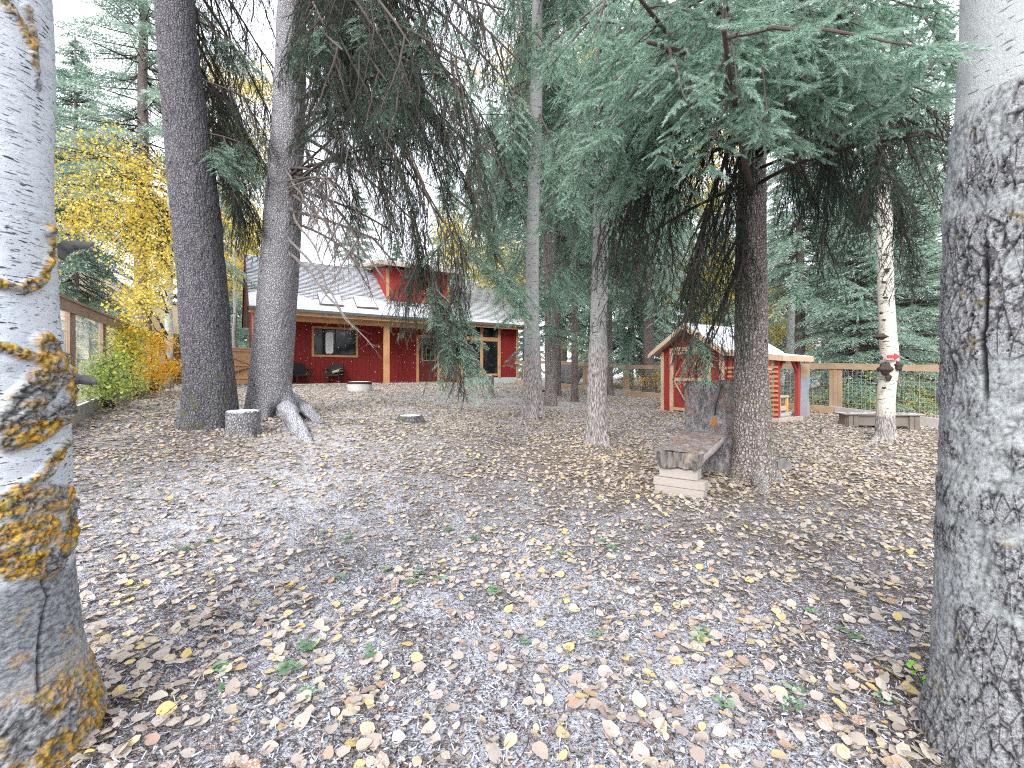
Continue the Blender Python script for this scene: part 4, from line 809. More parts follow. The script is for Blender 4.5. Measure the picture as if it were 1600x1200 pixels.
# ------------------------------------------------------------------ shrubs along the fences
def shrub(name, label, u, v, clusters, mat, size=.055, n=60, R=.28, seed=0, stems=10, group=None):
    b = G(u, v); t = thing(name, label, 'shrub', b, 0, group); CL = [leaf_cluster(n, R, size, 100 + seed * 3 + i, mat) for i in range(3)]; m = MB()
    for cu, cv, cd, sp, k in clusters:
        for i in range(k):
            p = P(cu + rng.normal(0, sp), cv + rng.normal(0, sp * .8), cd + rng.normal(0, .3)) - b
            if p[2] < .05: p[2] = .05 + rng.random() * .1
            add('leaf_cluster', CL[rng.integers(3)], t, p, (rng.uniform(-.5, .5), rng.uniform(-.5, .5), rng.uniform(0, 6.28)), 'stuff')
            if i % 2 == 0: m.tube([(rng.normal(0, .06), rng.normal(0, .06), 0), (p[0] * .4, p[1] * .4, p[2] * .6), tuple(p)], [.009, .006, .003], 4)
    m.build('stems', M_TWIG, t, kind='stuff'); return t
shrub('shrub', 'leafy green shrub growing against the tall mesh fence beside the birch', 165, 640, [(150, 590, 7.6, 14, 14), (180, 575, 7.9, 16, 16), (190, 605, 7.8, 14, 10), (130, 610, 7.4, 12, 8)], M_SHG, .05, 60, .26, 1)
shrub('shrub', 'yellow green shrub standing in the middle of the tall mesh fence', 205, 620, [(190, 545, 9.2, 12, 16), (205, 520, 9.6, 12, 12), (200, 570, 9.2, 14, 12), (180, 530, 9.0, 10, 8)], M_SHR, .055, 60, .26, 2)
shrub('shrub', 'orange leaved shrub at the tall mesh fence beside the big dark trunk', 240, 612, [(235, 560, 11, 14, 18), (250, 585, 11, 12, 14), (225, 590, 10.6, 12, 12), (245, 540, 11.4, 10, 10), (262, 575, 11.5, 8, 8)], M_SHO, .055, 60, .26, 3)
for i, (u, v, d, mt, lb) in enumerate([(1345, 628, 13.2, M_SHG, 'low green undergrowth behind the planter box beyond the fence'), (1440, 622, 12.6, M_SHR, 'yellowing undergrowth beyond the fence near the thick grey aspen'), (1285, 622, 14, M_SHR, 'yellow undergrowth beyond the fence next to the lean-to'), (1010, 603, 20, M_SHO, 'dull orange undergrowth beyond the fence left of the shed'), (945, 598, 22, M_SHR, 'yellow undergrowth beyond the far fence behind the poplar'), (1400, 600, 13, M_SHG, 'green undergrowth beyond the fence behind the crooked birch')]):
    x, y = at(u, d); t = thing('undergrowth', lb, 'shrub', (x, y, g1(x, y))); CL = [leaf_cluster(80, .32, .06, 200 + i * 3 + j, mt) for j in range(2)]
    for k in range(16): add('leaf_cluster', CL[k % 2], t, (rng.normal(0, .8), rng.normal(0, .4), abs(rng.normal(0, .35)) + .1), (0, 0, rng.uniform(0, 6.28)), 'stuff')

# ------------------------------------------------------------------ the red house (local axes: x along the front, y into the house)
RZ = math.radians(32.0)
HO = np.array([-4.03, 22.0, -.32 + CZ])
house = thing('house', 'red wooden house with snowy shingle roof, dormer and recessed porch', 'house', HO, RZ)
TL, TR_, TP, DW, RS = -7.28, 5.12, 1.80, 6.7, 1.3      # left end, right end, porch end, depth, porch recess
EZ, RGZ, RGY = 3.02, 5.89, 3.36                        # eave, ridge height and ridge position
SL = (RGZ - EZ) / (RGY + .5)
def rz_(y): return EZ + SL * (y + .5)
def boards(name, parent, mat, x0, x1, z0, z1, y, th=.03, wd=.2, gap=.008, top=None):
    m = MB(); x = x0
    while x < x1 - .01:
        e = min(x1, x + wd - gap); m.box(x, e, y - th, y, z0, z1); x += wd
    return m.build(name, mat, parent, kind='stuff')
MB().box(TL, TP, RS, DW, -.3, EZ - .12).box(TP, TR_, .03, DW, -.3, EZ - .12).build('wall', M_RED, house)
boards('siding', house, M_RED, TL, -.16, 0, EZ - .2, RS - .002); boards('siding', house, M_RED, 1.12, TP, 0, EZ - .2, RS - .002); boards('siding', house, M_RED, -.16, 1.12, 2.42, EZ - .2, RS - .002)
boards('siding', house, M_RED, TP, TR_, .28, EZ - .1, .028)
bx('foundation', M_FOUND, house, TP + .1, TR_ + .02, -.025, .02, -.4, .27)
bx('porch_deck', M_DECK, house, TL, TP, -.12, RS, -.16, 0.0); bx('porch_ceiling', M_SOFF, house, TL, TP, -.3, RS, EZ - .2, EZ - .15)
bx('porch_beam', M_TRIM, house, TL, TP, -.10, .10, EZ - .42, EZ - .2)
for x in (-2.05, TP - .1, TL + .12): bx('porch_post', M_TRIM, house, x - .12, x + .12, -.11, .11, 0, EZ - .42, .008)
bx('corner_trim', M_TRIM, house, TR_ - .10, TR_ + .03, -.03, .06, .27, EZ - .15); bx('corner_trim', M_TRIM, house, TL - .04, TL + .1, RS - .06, RS + .05, 0, EZ - .15)
# gable ends
for x in (TL, TR_):
    MB().prism([(0.03, EZ - .15), (RGY, RGZ - .12), (2 * RGY + .02, EZ - .15)], x + (.002 if x < 0 else -.12), x + (.12 if x < 0 else -.002), lambda a, c, dp: (dp, a, c)).build('gable_wall', M_RED, house)
# roof
OVL, OVR = TL - .28, TR_ + .25
MB().prism([(-.5, EZ), (RGY, RGZ), (2 * RGY + .5, EZ), (2 * RGY + .5, EZ - .12), (RGY, RGZ - .14), (-.5, EZ - .12)], OVL, OVR, lambda a, c, dp: (dp, a, c)).build('roof', M_SOFF, house)
nrow = 36; m = MB(); Ls = math.hypot(RGY + .5, RGZ - EZ); uy = (RGY + .5) / Ls; uz = (RGZ - EZ) / Ls
for i in range(nrow):
    a = i / nrow * Ls; b = (i + 1) / nrow * Ls + .02; x = OVL
    while x < OVR - .02:
        e = min(OVR, x + rng.uniform(.55, 1.1)); t0 = .042 + rng.uniform(-.004, .008)
        p = lambda s, h: (-.5 + uy * s - uz * h, EZ + uz * s + uy * h)
        pts = [p(a, .004), p(b, .004), p(b, .010), p(a, t0)]
        m.raw([(xx, y, z) for xx in (x, e - .006) for y, z in pts], [(0, 3, 2, 1), (4, 5, 6, 7), (0, 4, 7, 3), (1, 2, 6, 5), (3, 7, 6, 2), (0, 1, 5, 4)]); x = e
so = m.build('shingles', M_SHING, house, kind='stuff'); so.data.materials.append(M_GUT)
nv = np.zeros(len(so.data.polygons) * 3); so.data.polygons.foreach_get('normal', nv); nv = nv.reshape(-1, 3); so.data.polygons.foreach_set('material_index', ((nv[:, 1] < -.6) & (nv[:, 2] < .4)).astype(np.int32))  # butt faces coloured dark for the row shadow and dirty, snow-free edge
# smooth snow lying along the lower roof edge
def roofp(x, s, h): return (x, -.5 + uy * s - uz * h, EZ + uz * s + uy * h)
nx = 120; V = []; 
for i in range(nx + 1):
    x = OVL + .02 + (OVR - OVL - .04) * i / nx; wdt = (1.25 + .22 * math.sin(x * 1.7) + .12 * math.sin(x * 5.1) + rng.uniform(-.06, .06)) * (1.0 if x < 1.4 else .25)
    for s, h in ((0.0, .03), (.02, .055), (wdt * .5, .062), (wdt * .85, .05), (wdt, .02)): V.append(roofp(x, s, h))
add('roof_snow', mesh('roof_snow', V, [(i * 5 + k, i * 5 + k + 1, i * 5 + k + 6, i * 5 + k + 5) for i in range(nx) for k in range(4)], [M_SNOW], smooth=True), house)
MB().bar((OVL, -.55, EZ - .03), (OVR, -.55, EZ - .03), .11, .11).build('gutter', M_GUT, house)
MB().box(OVL, OVR, -.49, -.45, EZ - .22, EZ - .04).build('fascia', M_TRIM, house)
for x, ms in ((OVL - .02, 1), (OVR + .02, 0)):
    m = MB().bar((x, -.55, EZ - .07), (x, RGY, RGZ - .07), .05, .2).bar((x, RGY, RGZ - .07), (x, 2 * RGY + .55, EZ - .07), .05, .2); m.build('barge_board', M_DOOR if ms else M_TRIM, house)  # left board gets a darker colour standing in for its shaded side
bx('downspout', M_WHITE, house, TL - .13, TL - .05, -.3, -.2, .1, .95); bx('corner_board', M_TRIM, house, TL - .16, TL - .12, -.34, -.26, .95, EZ - .2)
# skylights under snow
for xc in (-4.45, -2.95):
    m = MB(); 
    for s0, s1, x0, x1 in ((.42, .48, xc - .47, xc + .47), (1.32, 1.38, xc - .47, xc + .47), (.48, 1.32, xc - .47, xc - .41), (.48, 1.32, xc + .41, xc + .47)):
        m.raw([roofp(x, s, h) for x in (x0, x1) for s in (s0, s1) for h in (.01, .13)], [(0, 1, 3, 2), (4, 6, 7, 5), (0, 4, 5, 1), (2, 3, 7, 6), (0, 2, 6, 4), (1, 5, 7, 3)])
    sk_ = m.build('skylight', M_GUT, house); V = [roofp(x, s, .135 + .02 * (i % 2)) for i, (x, s) in enumerate([(xc - .46, .46), (xc + .46, .46), (xc + .46, 1.37), (xc - .46, 1.37)])]
    add('snow_cap', mesh('snow_cap', V, [(0, 1, 2, 3)], [M_SNOW]), sk_)
# dormer
dm = thing('dormer', '', ''); del dm['label'], dm['category']; dm.parent = house; dm.name = 'dormer'
DX0, DX1, DY, DT = -1.82, 1.35, .66, 5.50
MB().prism([(DY, rz_(DY) - .05), (DY, DT), (RGY + .2, RGZ + .1), (RGY + .2, RGZ - .2)], DX0, DX1, lambda a, c, dp: (dp, a, c)).build('dormer_wall', M_SRED, dm)
boards('dormer_siding', dm, M_SRED, DX0 + .12, DX1 - .12, rz_(DY) + .03, DT - .1, DY - .001, .02)
for x in (DX0, DX1): bx('dormer_trim', M_TRIM, dm, x - .03 if x < 0 else x - .1, x + .1 if x < 0 else x + .03, DY - .04, DY + .02, rz_(DY), DT - .06)
MB().prism([(DY - .55, DT + .02), (RGY + .4, RGZ + .17), (RGY + .4, RGZ + .30), (DY - .55, DT + .15)], DX0 - .5, DX1 + .5, lambda a, c, dp: (dp, a, c)).build('dormer_roof', M_SOFF, dm)
MB().prism([(DY - .56, DT + .155), (RGY + .4, RGZ + .305), (RGY + .4, RGZ + .35), (DY - .56, DT + .20)], DX0 - .5, DX1 + .5, lambda a, c, dp: (dp, a, c)).build('dormer_snow', M_SNOW, dm)
bx('dormer_fascia', M_PALEW, dm, DX0 - .52, DX1 + .52, DY - .60, DY - .56, DT - .03, DT + .16)
# windows, door, lamp
def window(x0, x1, z0, z1, y, tw=.10, mull=True, extra=None):
    w_ = MB().box(x0 + tw, x1 - tw, y + .0, y + .012, z0 + tw, z1 - tw).build('window', M_GLASS, house)
    f = MB().box(x0, x1, y - .05, y - .004, z1 - tw, z1).box(x0, x1, y - .05, y - .004, z0, z0 + tw).box(x0, x0 + tw, y - .05, y - .004, z0 + tw, z1 - tw).box(x1 - tw, x1, y - .05, y - .004, z0 + tw, z1 - tw)
    f.build('window_frame', M_TRIM, w_, bevel=.004)
    s = MB().box(x0 + tw, x1 - tw, y - .02, y - .003, z0 + tw, z0 + tw + .04).box(x0 + tw, x1 - tw, y - .02, y - .003, z1 - tw - .04, z1 - tw)
    if mull: s.box((x0 + x1) / 2 - .03, (x0 + x1) / 2 + .03, y - .022, y - .003, z0 + tw + .04, z1 - tw - .04)
    s.build('sash', M_HOSE, w_); return w_
wn = window(-5.05, -3.03, 1.20, 2.58, RS - .034)
MB().prism([(-4.42, 1.36), (-4.2, 1.36), (-4.13, 1.44), (-4.13, 2.28), (-4.2, 2.33), (-4.40, 2.33), (-4.46, 2.26), (-4.46, 1.44)], RS - .036, RS - .030, lambda a, c, dp: (a, dp - .004, c)).build('pale_window_sign', M_LGREY, wn)
for x0, x1 in ((1.92, 2.90), (2.86, 3.95)):
    window(x0, x1, .36, 2.24, -.004, .10, False)
    window(x0, x1, 2.26, 3.0, -.004, .09, False)
bx('window_trim', M_TRIM, house, 2.80, 2.96, -.062, -.012, .27, 3.0); bx('window_trim', M_TRIM, house, 1.86, 4.0, -.066, -.014, 2.17, 2.33)
bx('window_trim', M_TRIM, house, 3.88, 4.02, -.060, -.010, .27, 3.0)
door = bx('door', M_DOOR, house, -.02, .98, RS - .05, RS - .004, .04, 2.28)
bx('pane', M_GLASS, door, .16, .80, RS - .058, RS - .052, 1.15, 2.05)
f = MB()
for a in ((.12, .84, 1.11, 1.15), (.12, .84, 2.05, 2.09), (.12, .16, 1.15, 2.05), (.80, .84, 1.15, 2.05)): f.box(a[0], a[1], RS - .068, RS - .051, a[2], a[3])
for k in (1, 2): f.box(.16 + .213 * k - .006, .16 + .213 * k + .006, RS - .064, RS - .0585, 1.15, 2.05)
for k in (1, 2): f.box(.16, .80, RS - .063, RS - .0595, 1.15 + .3 * k - .006, 1.15 + .3 * k + .006)
f.build('window_frame', M_TRIM, door)
MB().tube([(.05, RS - .05, 1.05), (.05, RS - .11, 1.05)], .03, 8).build('knob', M_METAL, door)
MB().tube([(.05, RS - .05, 1.2), (.05, RS - .08, 1.2)], .025, 8).build('lock', M_METAL, door)
MB().box(-.16, -.02, RS - .06, RS - .004, 0, 2.28).box(.98, 1.12, RS - .06, RS - .004, 0, 2.28).box(-.16, 1.12, RS - .062, RS - .004, 2.28, 2.42).build('door_frame', M_TRIM, house, bevel=.004)
bx('threshold', M_DECK, house, -.05, 1.0, RS - .12, RS - .05, .001, .04)
MB().box(-1.13, -.83, RS - .13, RS - .035, 2.22, 2.46).box(-1.15, -1.09, RS - .10, RS - .05, 2.05, 2.22).build('porch_lamp', M_CREAM, house, bevel=.01)
# a lower red annexe wall beyond the right corner
bx('annexe_wall', M_RED, house, TR_ + .05, TR_ + 1.4, 2.2, 2.3, -.2, 1.2)

def local(parent_xyz, rz, p):
    c, s = math.cos(rz), math.sin(rz); return np.array([parent_xyz[0] + c * p[0] - s * p[1], parent_xyz[1] + s * p[0] + c * p[1], parent_xyz[2] + p[2]])
# porch furniture
def wicker_chair(p, rz, label):
    t = thing('wicker_chair', label, 'chair', local(HO, RZ, p), RZ + rz, 'black wicker chairs on the porch')
    bx('seat', M_BLACK, t, -.32, .32, -.30, .30, .32, .42, .02); MB().prism([(-.32, .42), (.32, .42), (.34, .78), (.2, .90), (-.2, .90), (-.34, .78)], .24, .32, lambda a, c, dp: (a, dp + (c - .42) * .15, c)).build('backrest', M_BLACK, t)
    for sx in (-1, 1):
        MB().tube([(sx * .34, -.3, .40), (sx * .36, -.3, .60), (sx * .36, 0, .64), (sx * .35, .28, .62)], .035, 6).build('armrest', M_BLACK, t)
        for sy in (-.27, .27): MB().tube([(sx * .3, sy, 0), (sx * .3, sy, .33)], .025, 6).build('leg', M_BLACK, t)
    return t
wicker_chair((-5.55, .62, 0), .3, 'black wicker armchair on the porch under the left end of the wide window')
wicker_chair((-4.2, .80, 0), -.5, 'black wicker armchair with a pale cushion on the porch, nearer the post')
t = thing('cushion', 'pale cushion leaning on the black wicker chair below the wide window', 'cushion', local(HO, RZ, (-4.0, .85, .44)), RZ - .5); MB().prism([(-.2, 0), (.2, .12), (.18, .24), (-.22, .1)], -.2, .2, lambda a, c, dp: (a, dp, c)).build('pad', M_PALEW, t, bevel=.02)
t = thing('barbecue', 'dark covered barbecue standing at the end of the porch behind the grey spruce', 'barbecue', local(HO, RZ, (-6.45, .55, 0)), RZ)
MB().prism([(-.35, .35), (.35, .35), (.38, .8), (.25, 1.05), (-.25, 1.05), (-.38, .8)], -.25, .25, lambda a, c, dp: (a, dp, c)).build('hood', M_HOSE, t); bx('cart', M_BLACK, t, -.32, .32, -.22, .22, .0, .34)
# fire ring in front of the porch
b = G(562, 611); t = thing('fire_ring', 'low round metal fire ring with snow on its rim in front of the porch', 'fire pit', b)
m = MB(); n = 28
for R0, R1, z0, z1 in ((.385, .36, 0, .42),):
    V = [(R * math.cos(2 * PI * i / n) , R * math.sin(2 * PI * i / n), z) for R, z in ((R0, -.05), (R0, .24), (R0 - .03, .245), (R0 - .06, .1)) for i in range(n)]
    m.raw(V, [(k * n + i, k * n + (i + 1) % n, (k + 1) * n + (i + 1) % n, (k + 1) * n + i) for k in range(3) for i in range(n)])
m.build('ring_wall', mat_plain('dull_steel', (.36, .35, .34), .75, .25, 8), t, smooth=True)
MB().raw([(R * math.cos(2 * PI * i / n), R * math.sin(2 * PI * i / n), z) for R, z in ((.395, .24), (.40, .28), (.34, .285), (.33, .24)) for i in range(n)], [(k * n + i, k * n + (i + 1) % n, (k + 1) * n + (i + 1) % n, (k + 1) * n + i) for k in range(3) for i in range(n)]).build('rim', M_HOSE, t)
MB().raw([(R * math.cos(2 * PI * i / n), R * math.sin(2 * PI * i / n), z) for R, z in ((.37, .30), (.2, .315)) for i in range(n)] + [(0, 0, .32)], [(i, (i + 1) % n, n + (i + 1) % n, n + i) for i in range(n)] + [(n + i, n + (i + 1) % n, 2 * n) for i in range(n)]).build('snow_cover', M_SNOW, t, smooth=True)

# ------------------------------------------------------------------ stumps
def mat_cut():
    M = NM('cut_wood', .85, .1); o = M.obj(); sx = M.n('ShaderNodeSeparateXYZ'); M.l(o, sx.inputs[0])
    rad = M.math('SQRT', M.math('ADD', M.math('MULTIPLY', sx.outputs[0], sx.outputs[0]), M.math('MULTIPLY', sx.outputs[1], sx.outputs[1])))
    rg = M.math('SINE', M.math('MULTIPLY', M.math('ADD', rad, M.math('MULTIPLY', M.noise(o, 8, 3), .03)), 420)); c = M.mix(M.ramp(rg, -1, 1), (.33, .27, .21), (.48, .41, .34))
    c = M.mix(M.ramp(M.noise(o, 12, 5), .36, .5), c, (.76, .78, .82)); M.col(c); return M.m
M_CUT = mat_cut()
def stump(label, u, v, r, h, mat, seed, flare=.2, lean=0.0, loc=None, group=None, lobe=.4, top=None):
    b = G(u, v) if loc is None else loc; t = thing('tree_stump', label, 'stump', b, 0, group)
    me, (hh, cx, cy, rr2) = trunk_mesh([(-.3, 0, 0, r), (0, 0, 0, r), (h, lean, 0, r * .97)], b, mat, 60, 40, flare=flare, fh=.12, lobes=5, lobe_amp=lobe, bark='furrow', seed=seed, low_h=9)
    add('trunk', me, t); n = 40; rs = r * .985
    V = [(lean + R * math.cos(2 * PI * i / n) * (1 + .02 * math.sin(3 * i + seed)), R * math.sin(2 * PI * i / n), h + z) for R, z in ((rs, -.02), (rs * .98, .004), (rs * .4, .008)) for i in range(n)] + [(lean, 0, h + .008)]
    add('cut_top', mesh('cut_top', V, [(k * n + i, k * n + (i + 1) % n, (k + 1) * n + (i + 1) % n, (k + 1) * n + i) for k in range(2) for i in range(n)] + [(2 * n + i, 2 * n + (i + 1) % n, 3 * n) for i in range(n)], [top or M_CUT], smooth=False), t); return t
stump('freshly cut stump with pale snowy top at the foot of the big dark spruce', 380, 680, .215, .35, M_BK2, 21, .12)
stump('low weathered stump alone in the open leaves before the house', 641, 659, .20, .12, M_BK1, 22, .35)
stump('knee high thin post stump near the house corner', 767, 621, .095, .72, M_BK3, 23, .5)
stump('small broken stump on the leaves between the lean-to and the crooked birch', 1294, 678, .095, .11, M_BK3, 24, .7, top=mat_plain('rotten_cut', (.17, .10, .06), .95, .5, 30))
b = G(1316, 692)
t = thing('boulder', 'dark rounded boulder beyond the far fence between thin trunks', 'rock', (*at(884, 23.6), g1(*at(884, 23.6)))); V = []; Fq = []
for i in range(12):
    for j in range(18):
        a = PI * (i + .5) / 12; e = 2 * PI * j / 18; k = 1 + .12 * math.sin(3 * e + 2 * a) + .08 * math.cos(5 * a - e); V.append((.85 * k * math.sin(a) * math.cos(e), .6 * k * math.sin(a) * math.sin(e), .5 + .62 * k * math.cos(a)))
for i in range(11):
    for j in range(18): Fq.append((i * 18 + j, i * 18 + (j + 1) % 18, (i + 1) * 18 + (j + 1) % 18, (i + 1) * 18 + j))
add('stone', mesh('stone', V, Fq, [mat_plain('dark_stone', (.16, .16, .18), .9, .5, 9)], smooth=True), t)
t = thing('rock', 'flat grey rock tucked behind the brown spruce trunk by the bench', 'rock', G(1222, 735)); V = [(x * (1 + .1 * math.sin(7 * x + 5 * y)) , y, z) for x, y, z in [(-.12, -.12, -.05), (.13, -.1, -.05), (.16, .12, -.05), (-.1, .14, -.05), (-.10, -.06, .12), (.0, -.05, .16), (.10, .02, .09), (-.06, .1, .11)]]
add('stone', mesh('stone', V, [(0, 1, 6, 5), (0, 5, 4), (1, 2, 6), (2, 3, 7, 6), (3, 0, 4, 7), (4, 5, 6, 7)], [mat_plain('grey_stone', (.17, .165, .165), .95, .5, 14)]), t)
# hose on the ground at the far fence
P0 = [G(u, v) + np.array([0, 0, .05]) for u, v in ((838, 611), (846, 613), (856, 612), (866, 613), (874, 616), (877, 614.5))]
t = thing('hose', 'black hose lying on the leaves near the far fence', 'hose', P0[0]); MB().tube([tuple(p - P0[0]) for p in P0], .045, 8).build('tube', M_HOSE, t, smooth=True)

# ------------------------------------------------------------------ bench: carved stump with a half-log seat
C0 = np.array([1.885, 4.48]); e1 = np.array([-.81, .587]); f1_ = np.array([.587, .81]); BZ = g1(*C0)
bench = thing('log_bench', 'rustic bench with half-log seat and carved stump back beside the brown spruce', 'bench', (C0[0], C0[1], BZ), math.atan2(f1_[1], f1_[0]) - PI / 2)
# local: x to the right of the seat (= -e1), y to the back (= f1)
def mat_slab(name, c1, c2, needle=.5):
    M = NM(name, .9, .1); o = M.obj(); n = M.noise(M.scale(o, (1, 1, .5)), 18, 7, .72, .5); big = M.noise(o, 4.5, 4); k = M.noise(o, 55, 5, .7)
    c = M.mix(M.ramp(n, .34, .66), c1, c2); c = M.mix(M.math('MULTIPLY', M.ramp(big, .5, .62), needle), c, (.22, .115, .07)); c = M.mix(M.math('MULTIPLY', M.ramp(k, .55, .66), .55), c, (.42, .44, .48)); c = M.mix(M.math('MULTIPLY', M.ramp(k, .45, .36), .8), c, (.05, .04, .035))
    M.col(c); M.bump(n, .02, 1); return M.m
M_SLABV = mat_slab('grey_cut_slab', (.10, .09, .09), (.34, .32, .325), .5); M_SLABH = mat_slab('littered_seat', (.13, .11, .10), (.32, .285, .265), .6); M_BLOCK = mat_wood('weathered_block', (.27, .235, .21), (.44, .395, .355), (2, 24, 24))
def mat_endgrain():
    M = NM('log_end', .85, .1); o = M.obj(); n = M.noise(M.scale(o, (22, 1, 5)), 1.2, 6, .7, .8); c = M.mix(M.ramp(n, .33, .66), (.045, .04, .038), (.20, .185, .17)); c = M.mix(M.ramp(M.noise(o, 5, 3), .5, .7), c, (.33, .27, .21)); M.col(c); M.bump(n, .01, .8); return M.m
M_END = mat_endgrain()
nU, nL = 15, 26; V = []; Fq = []; mi = []
SW_, SH = .50, .165
def seat_sec(k):                             # half-round section, flat side up
    pts = []
    for i in range(nU):
        a = PI * i / (nU - 1); pts.append((-SW_ / 2 - SW_ / 2 * math.copysign(abs(math.cos(a)) ** .8, math.cos(a)), -max(-.2, min(SH, SH * 1.22 * math.sin(a) ** .85))))
    return pts
LS = 1.12
for j in range(nL):
    y = LS * j / (nL - 1); zt = .445 + .10 * y / LS
    for i, (x, z) in enumerate(seat_sec(j)):
        nn = .012 * math.sin(9 * y + i) + .008 * math.sin(23 * y + 3 * i); V.append((x * (1 - .05 * y) + nn * .5, y + (0 if 0 < j < nL - 1 else .008 * math.sin(i * 2.2)), zt + z + nn * (1 if 0 < i < nU - 1 else .3)))
for j in range(nL - 1):
    for i in range(nU - 1): Fq.append((j * nU + i, j * nU + i + 1, (j + 1) * nU + i + 1, (j + 1) * nU + i)); mi.append(1)
gt = len(V)                                  # uneven top with litter
NX = 12
for j in range(nL):
    y = LS * j / (nL - 1); zt = .445 + .10 * y / LS
    for i in range(NX): x = -SW_ + SW_ * i / (NX - 1); V.append((x * (1 - .05 * y), y, zt + .004 + (.008 * math.sin(17 * x + 11 * y) + .006 * math.sin(31 * x - 23 * y) if 0 < i < NX - 1 else 0)))
for j in range(nL - 1):
    for i in range(NX - 1): Fq.append((gt + j * NX + i, gt + j * NX + i + 1, gt + (j + 1) * NX + i + 1, gt + (j + 1) * NX + i)); mi.append(0)
Fq.append(tuple(range(nU))[::-1] + ()); mi.append(2); Fq.append(tuple((nL - 1) * nU + i for i in range(nU))); mi.append(2)
add('seat', mesh('seat', V, Fq, [M_SLABH, M_BK3, M_END], mi, attrs={'crack': np.zeros(len(V)), 'low': np.zeros(len(V)), 'snow': np.zeros(len(V))}), bench)
for i, (x0, x1, z0, z1, y0, y1) in enumerate([(-.45, -.065, .17, .275, .035, .20), (-.50, .01, .085, .168, .0, .16), (-.49, .0, .0, .083, .004, .16), (-.50, -.005, -.10, -.003, .0, .16)]): bx('support_board', M_BLOCK, bench, x0, x1, y0, y1, z0, z1, .006)
# the stump: trunk below, flat carved slab above
SX, SY = -.225, 1.42
def slab_grid(nx=26, nz=30):
    V = []; Fq = []
    for side in (0, 1):
        for j in range(nz):
            z = -.2 + 1.36 * j / (nz - 1)
            for i in range(nx):
                s = i / (nx - 1) * 2 - 1
                wl = .33 if z > .5 else .33 + .10 * (1 - (z + .2) / .7) ** 2
                x = s * wl
                rb = .30 + (.14 * (1 - (z + .2) / .7) ** 2 if z < .5 else 0)
                yb = rb * math.sqrt(max(0, 1 - (s * .97) ** 2)); yf = -.07 if z > .52 else -.07 - (.20 * (1 - s * s) ** .5 if z < .44 else .20 * (1 - s * s) ** .5 * (.52 - z) / .08)
                p = np.array([[x * 9 + side * 5, z * 9, yb * 3.]]); nz_ = float(fbm(p, 91 + side, 4)[0]) * .025
                V.append((SX + x + nz_ * .6, SY + (yf + nz_ * .8 if side == 0 else yb + nz_), z + (.03 * math.sin(4 * x) if j == nz - 1 else 0)))
    for side in (0, 1):
        o = side * nx * nz
        for j in range(nz - 1):
            for i in range(nx - 1):
                q_ = (o + j * nx + i, o + j * nx + i + 1, o + (j + 1) * nx + i + 1, o + (j + 1) * nx + i); Fq.append(q_ if side == 0 else q_[::-1])
    for j in range(nz - 1):
        for i in (0, nx - 1): a = j * nx + i; Fq.append((a, a + nx, nx * nz + a + nx, nx * nz + a))
    for i in range(nx - 1): a = (nz - 1) * nx + i; Fq.append((a, a + 1, nx * nz + a + 1, nx * nz + a))
    mi = [0] * ((nz - 1) * (nx - 1)) + [1] * ((nz - 1) * (nx - 1)) + [1] * (2 * (nz - 1)) + [2] * (nx - 1)
    return V, Fq, mi
V, Fq, mi = slab_grid(); z0 = np.zeros(len(V))
add('backrest', mesh('backrest', V, Fq, [M_SLABV, M_BK3, M_END], mi, smooth=False, attrs={'crack': z0, 'low': z0, 'snow': z0}), bench)
MB().bar((SX + .13, SY - .085, 1.12), (SX + .06, SY - .092, .85), .012, .012).bar((SX + .06, SY - .092, .85), (SX + .05, SY - .09, .74), .014, .012).build('split', M_HOSE, bench)
M_ORW = mat_plain('orange_rotten_wood', (.50, .22, .05), .9, .5, 50)
for (x, z, rx, rz2, yy) in [(.03, .66, .045, .075, -.06), (.30, .70, .035, .055, -.02)]:
    n = 14; V = [(SX + x + rx * math.cos(2 * PI * i / n) * (1 + .3 * math.sin(5 * i)), SY + yy, z + rz2 * math.sin(2 * PI * i / n) * (1 + .25 * math.cos(3 * i))) for i in range(n)] + [(SX + x, SY + yy - .035, z)]
    add('rotten_patch', mesh('rotten_patch', V, [(i, (i + 1) % n, n) for i in range(n)], [M_ORW]), bench)

# ------------------------------------------------------------------ garden shed and slatted lean-to (local x into the shed, y along its front to the far side)
Q = np.array([5.12, 11.0]); SHZ = g1(5.0, 11.6) - .02; SHD = math.radians(32.0)
shed = thing('shed', 'small red garden shed with timber trim and snowy gable roof', 'shed', (Q[0], Q[1], SHZ), SHD)
SW, SD, EH = 1.87, 2.1, 1.66; AP = EH + .60; YM = SW / 2
MB().prism([(0, 0), (SW, 0), (SW, EH), (YM, AP - .05), (0, EH)], .03, SD, lambda a, c, dp: (dp, a, c)).build('wall', M_SRED, shed)
def fbox(name, y0, y1, z0, z1, x0=-.03, x1=.028, mat=None, par=None): return bx(name, mat or M_TRIM, par or shed, x0, x1, y0, y1, z0, z1, .004)
M_STRIM = mat_wood('shed_trim', (.46, .32, .20), (.56, .405, .27), (12, 12, 3))
for y0, y1 in ((0, .115), (SW - .09, SW)): fbox('corner_trim', y0, y1, 0, EH - .02, mat=M_STRIM)
for y0, y1 in ((.33, .45), (1.46, 1.57)): fbox('door_trim', y0, y1, .02, 1.72, -.034, mat=M_STRIM)
fbox('door_trim', .45, 1.46, 1.62, 1.74, -.036, mat=M_STRIM)
for k, (y0, y1) in enumerate(((.125, .325), (1.58, 1.77))):
    fbox('panel', y0, (y0 + y1) / 2 - .004, .03, EH, -.008, .027, M_SRED); fbox('panel', (y0 + y1) / 2 + .004, y1, .03, EH, -.008, .027, M_SRED)
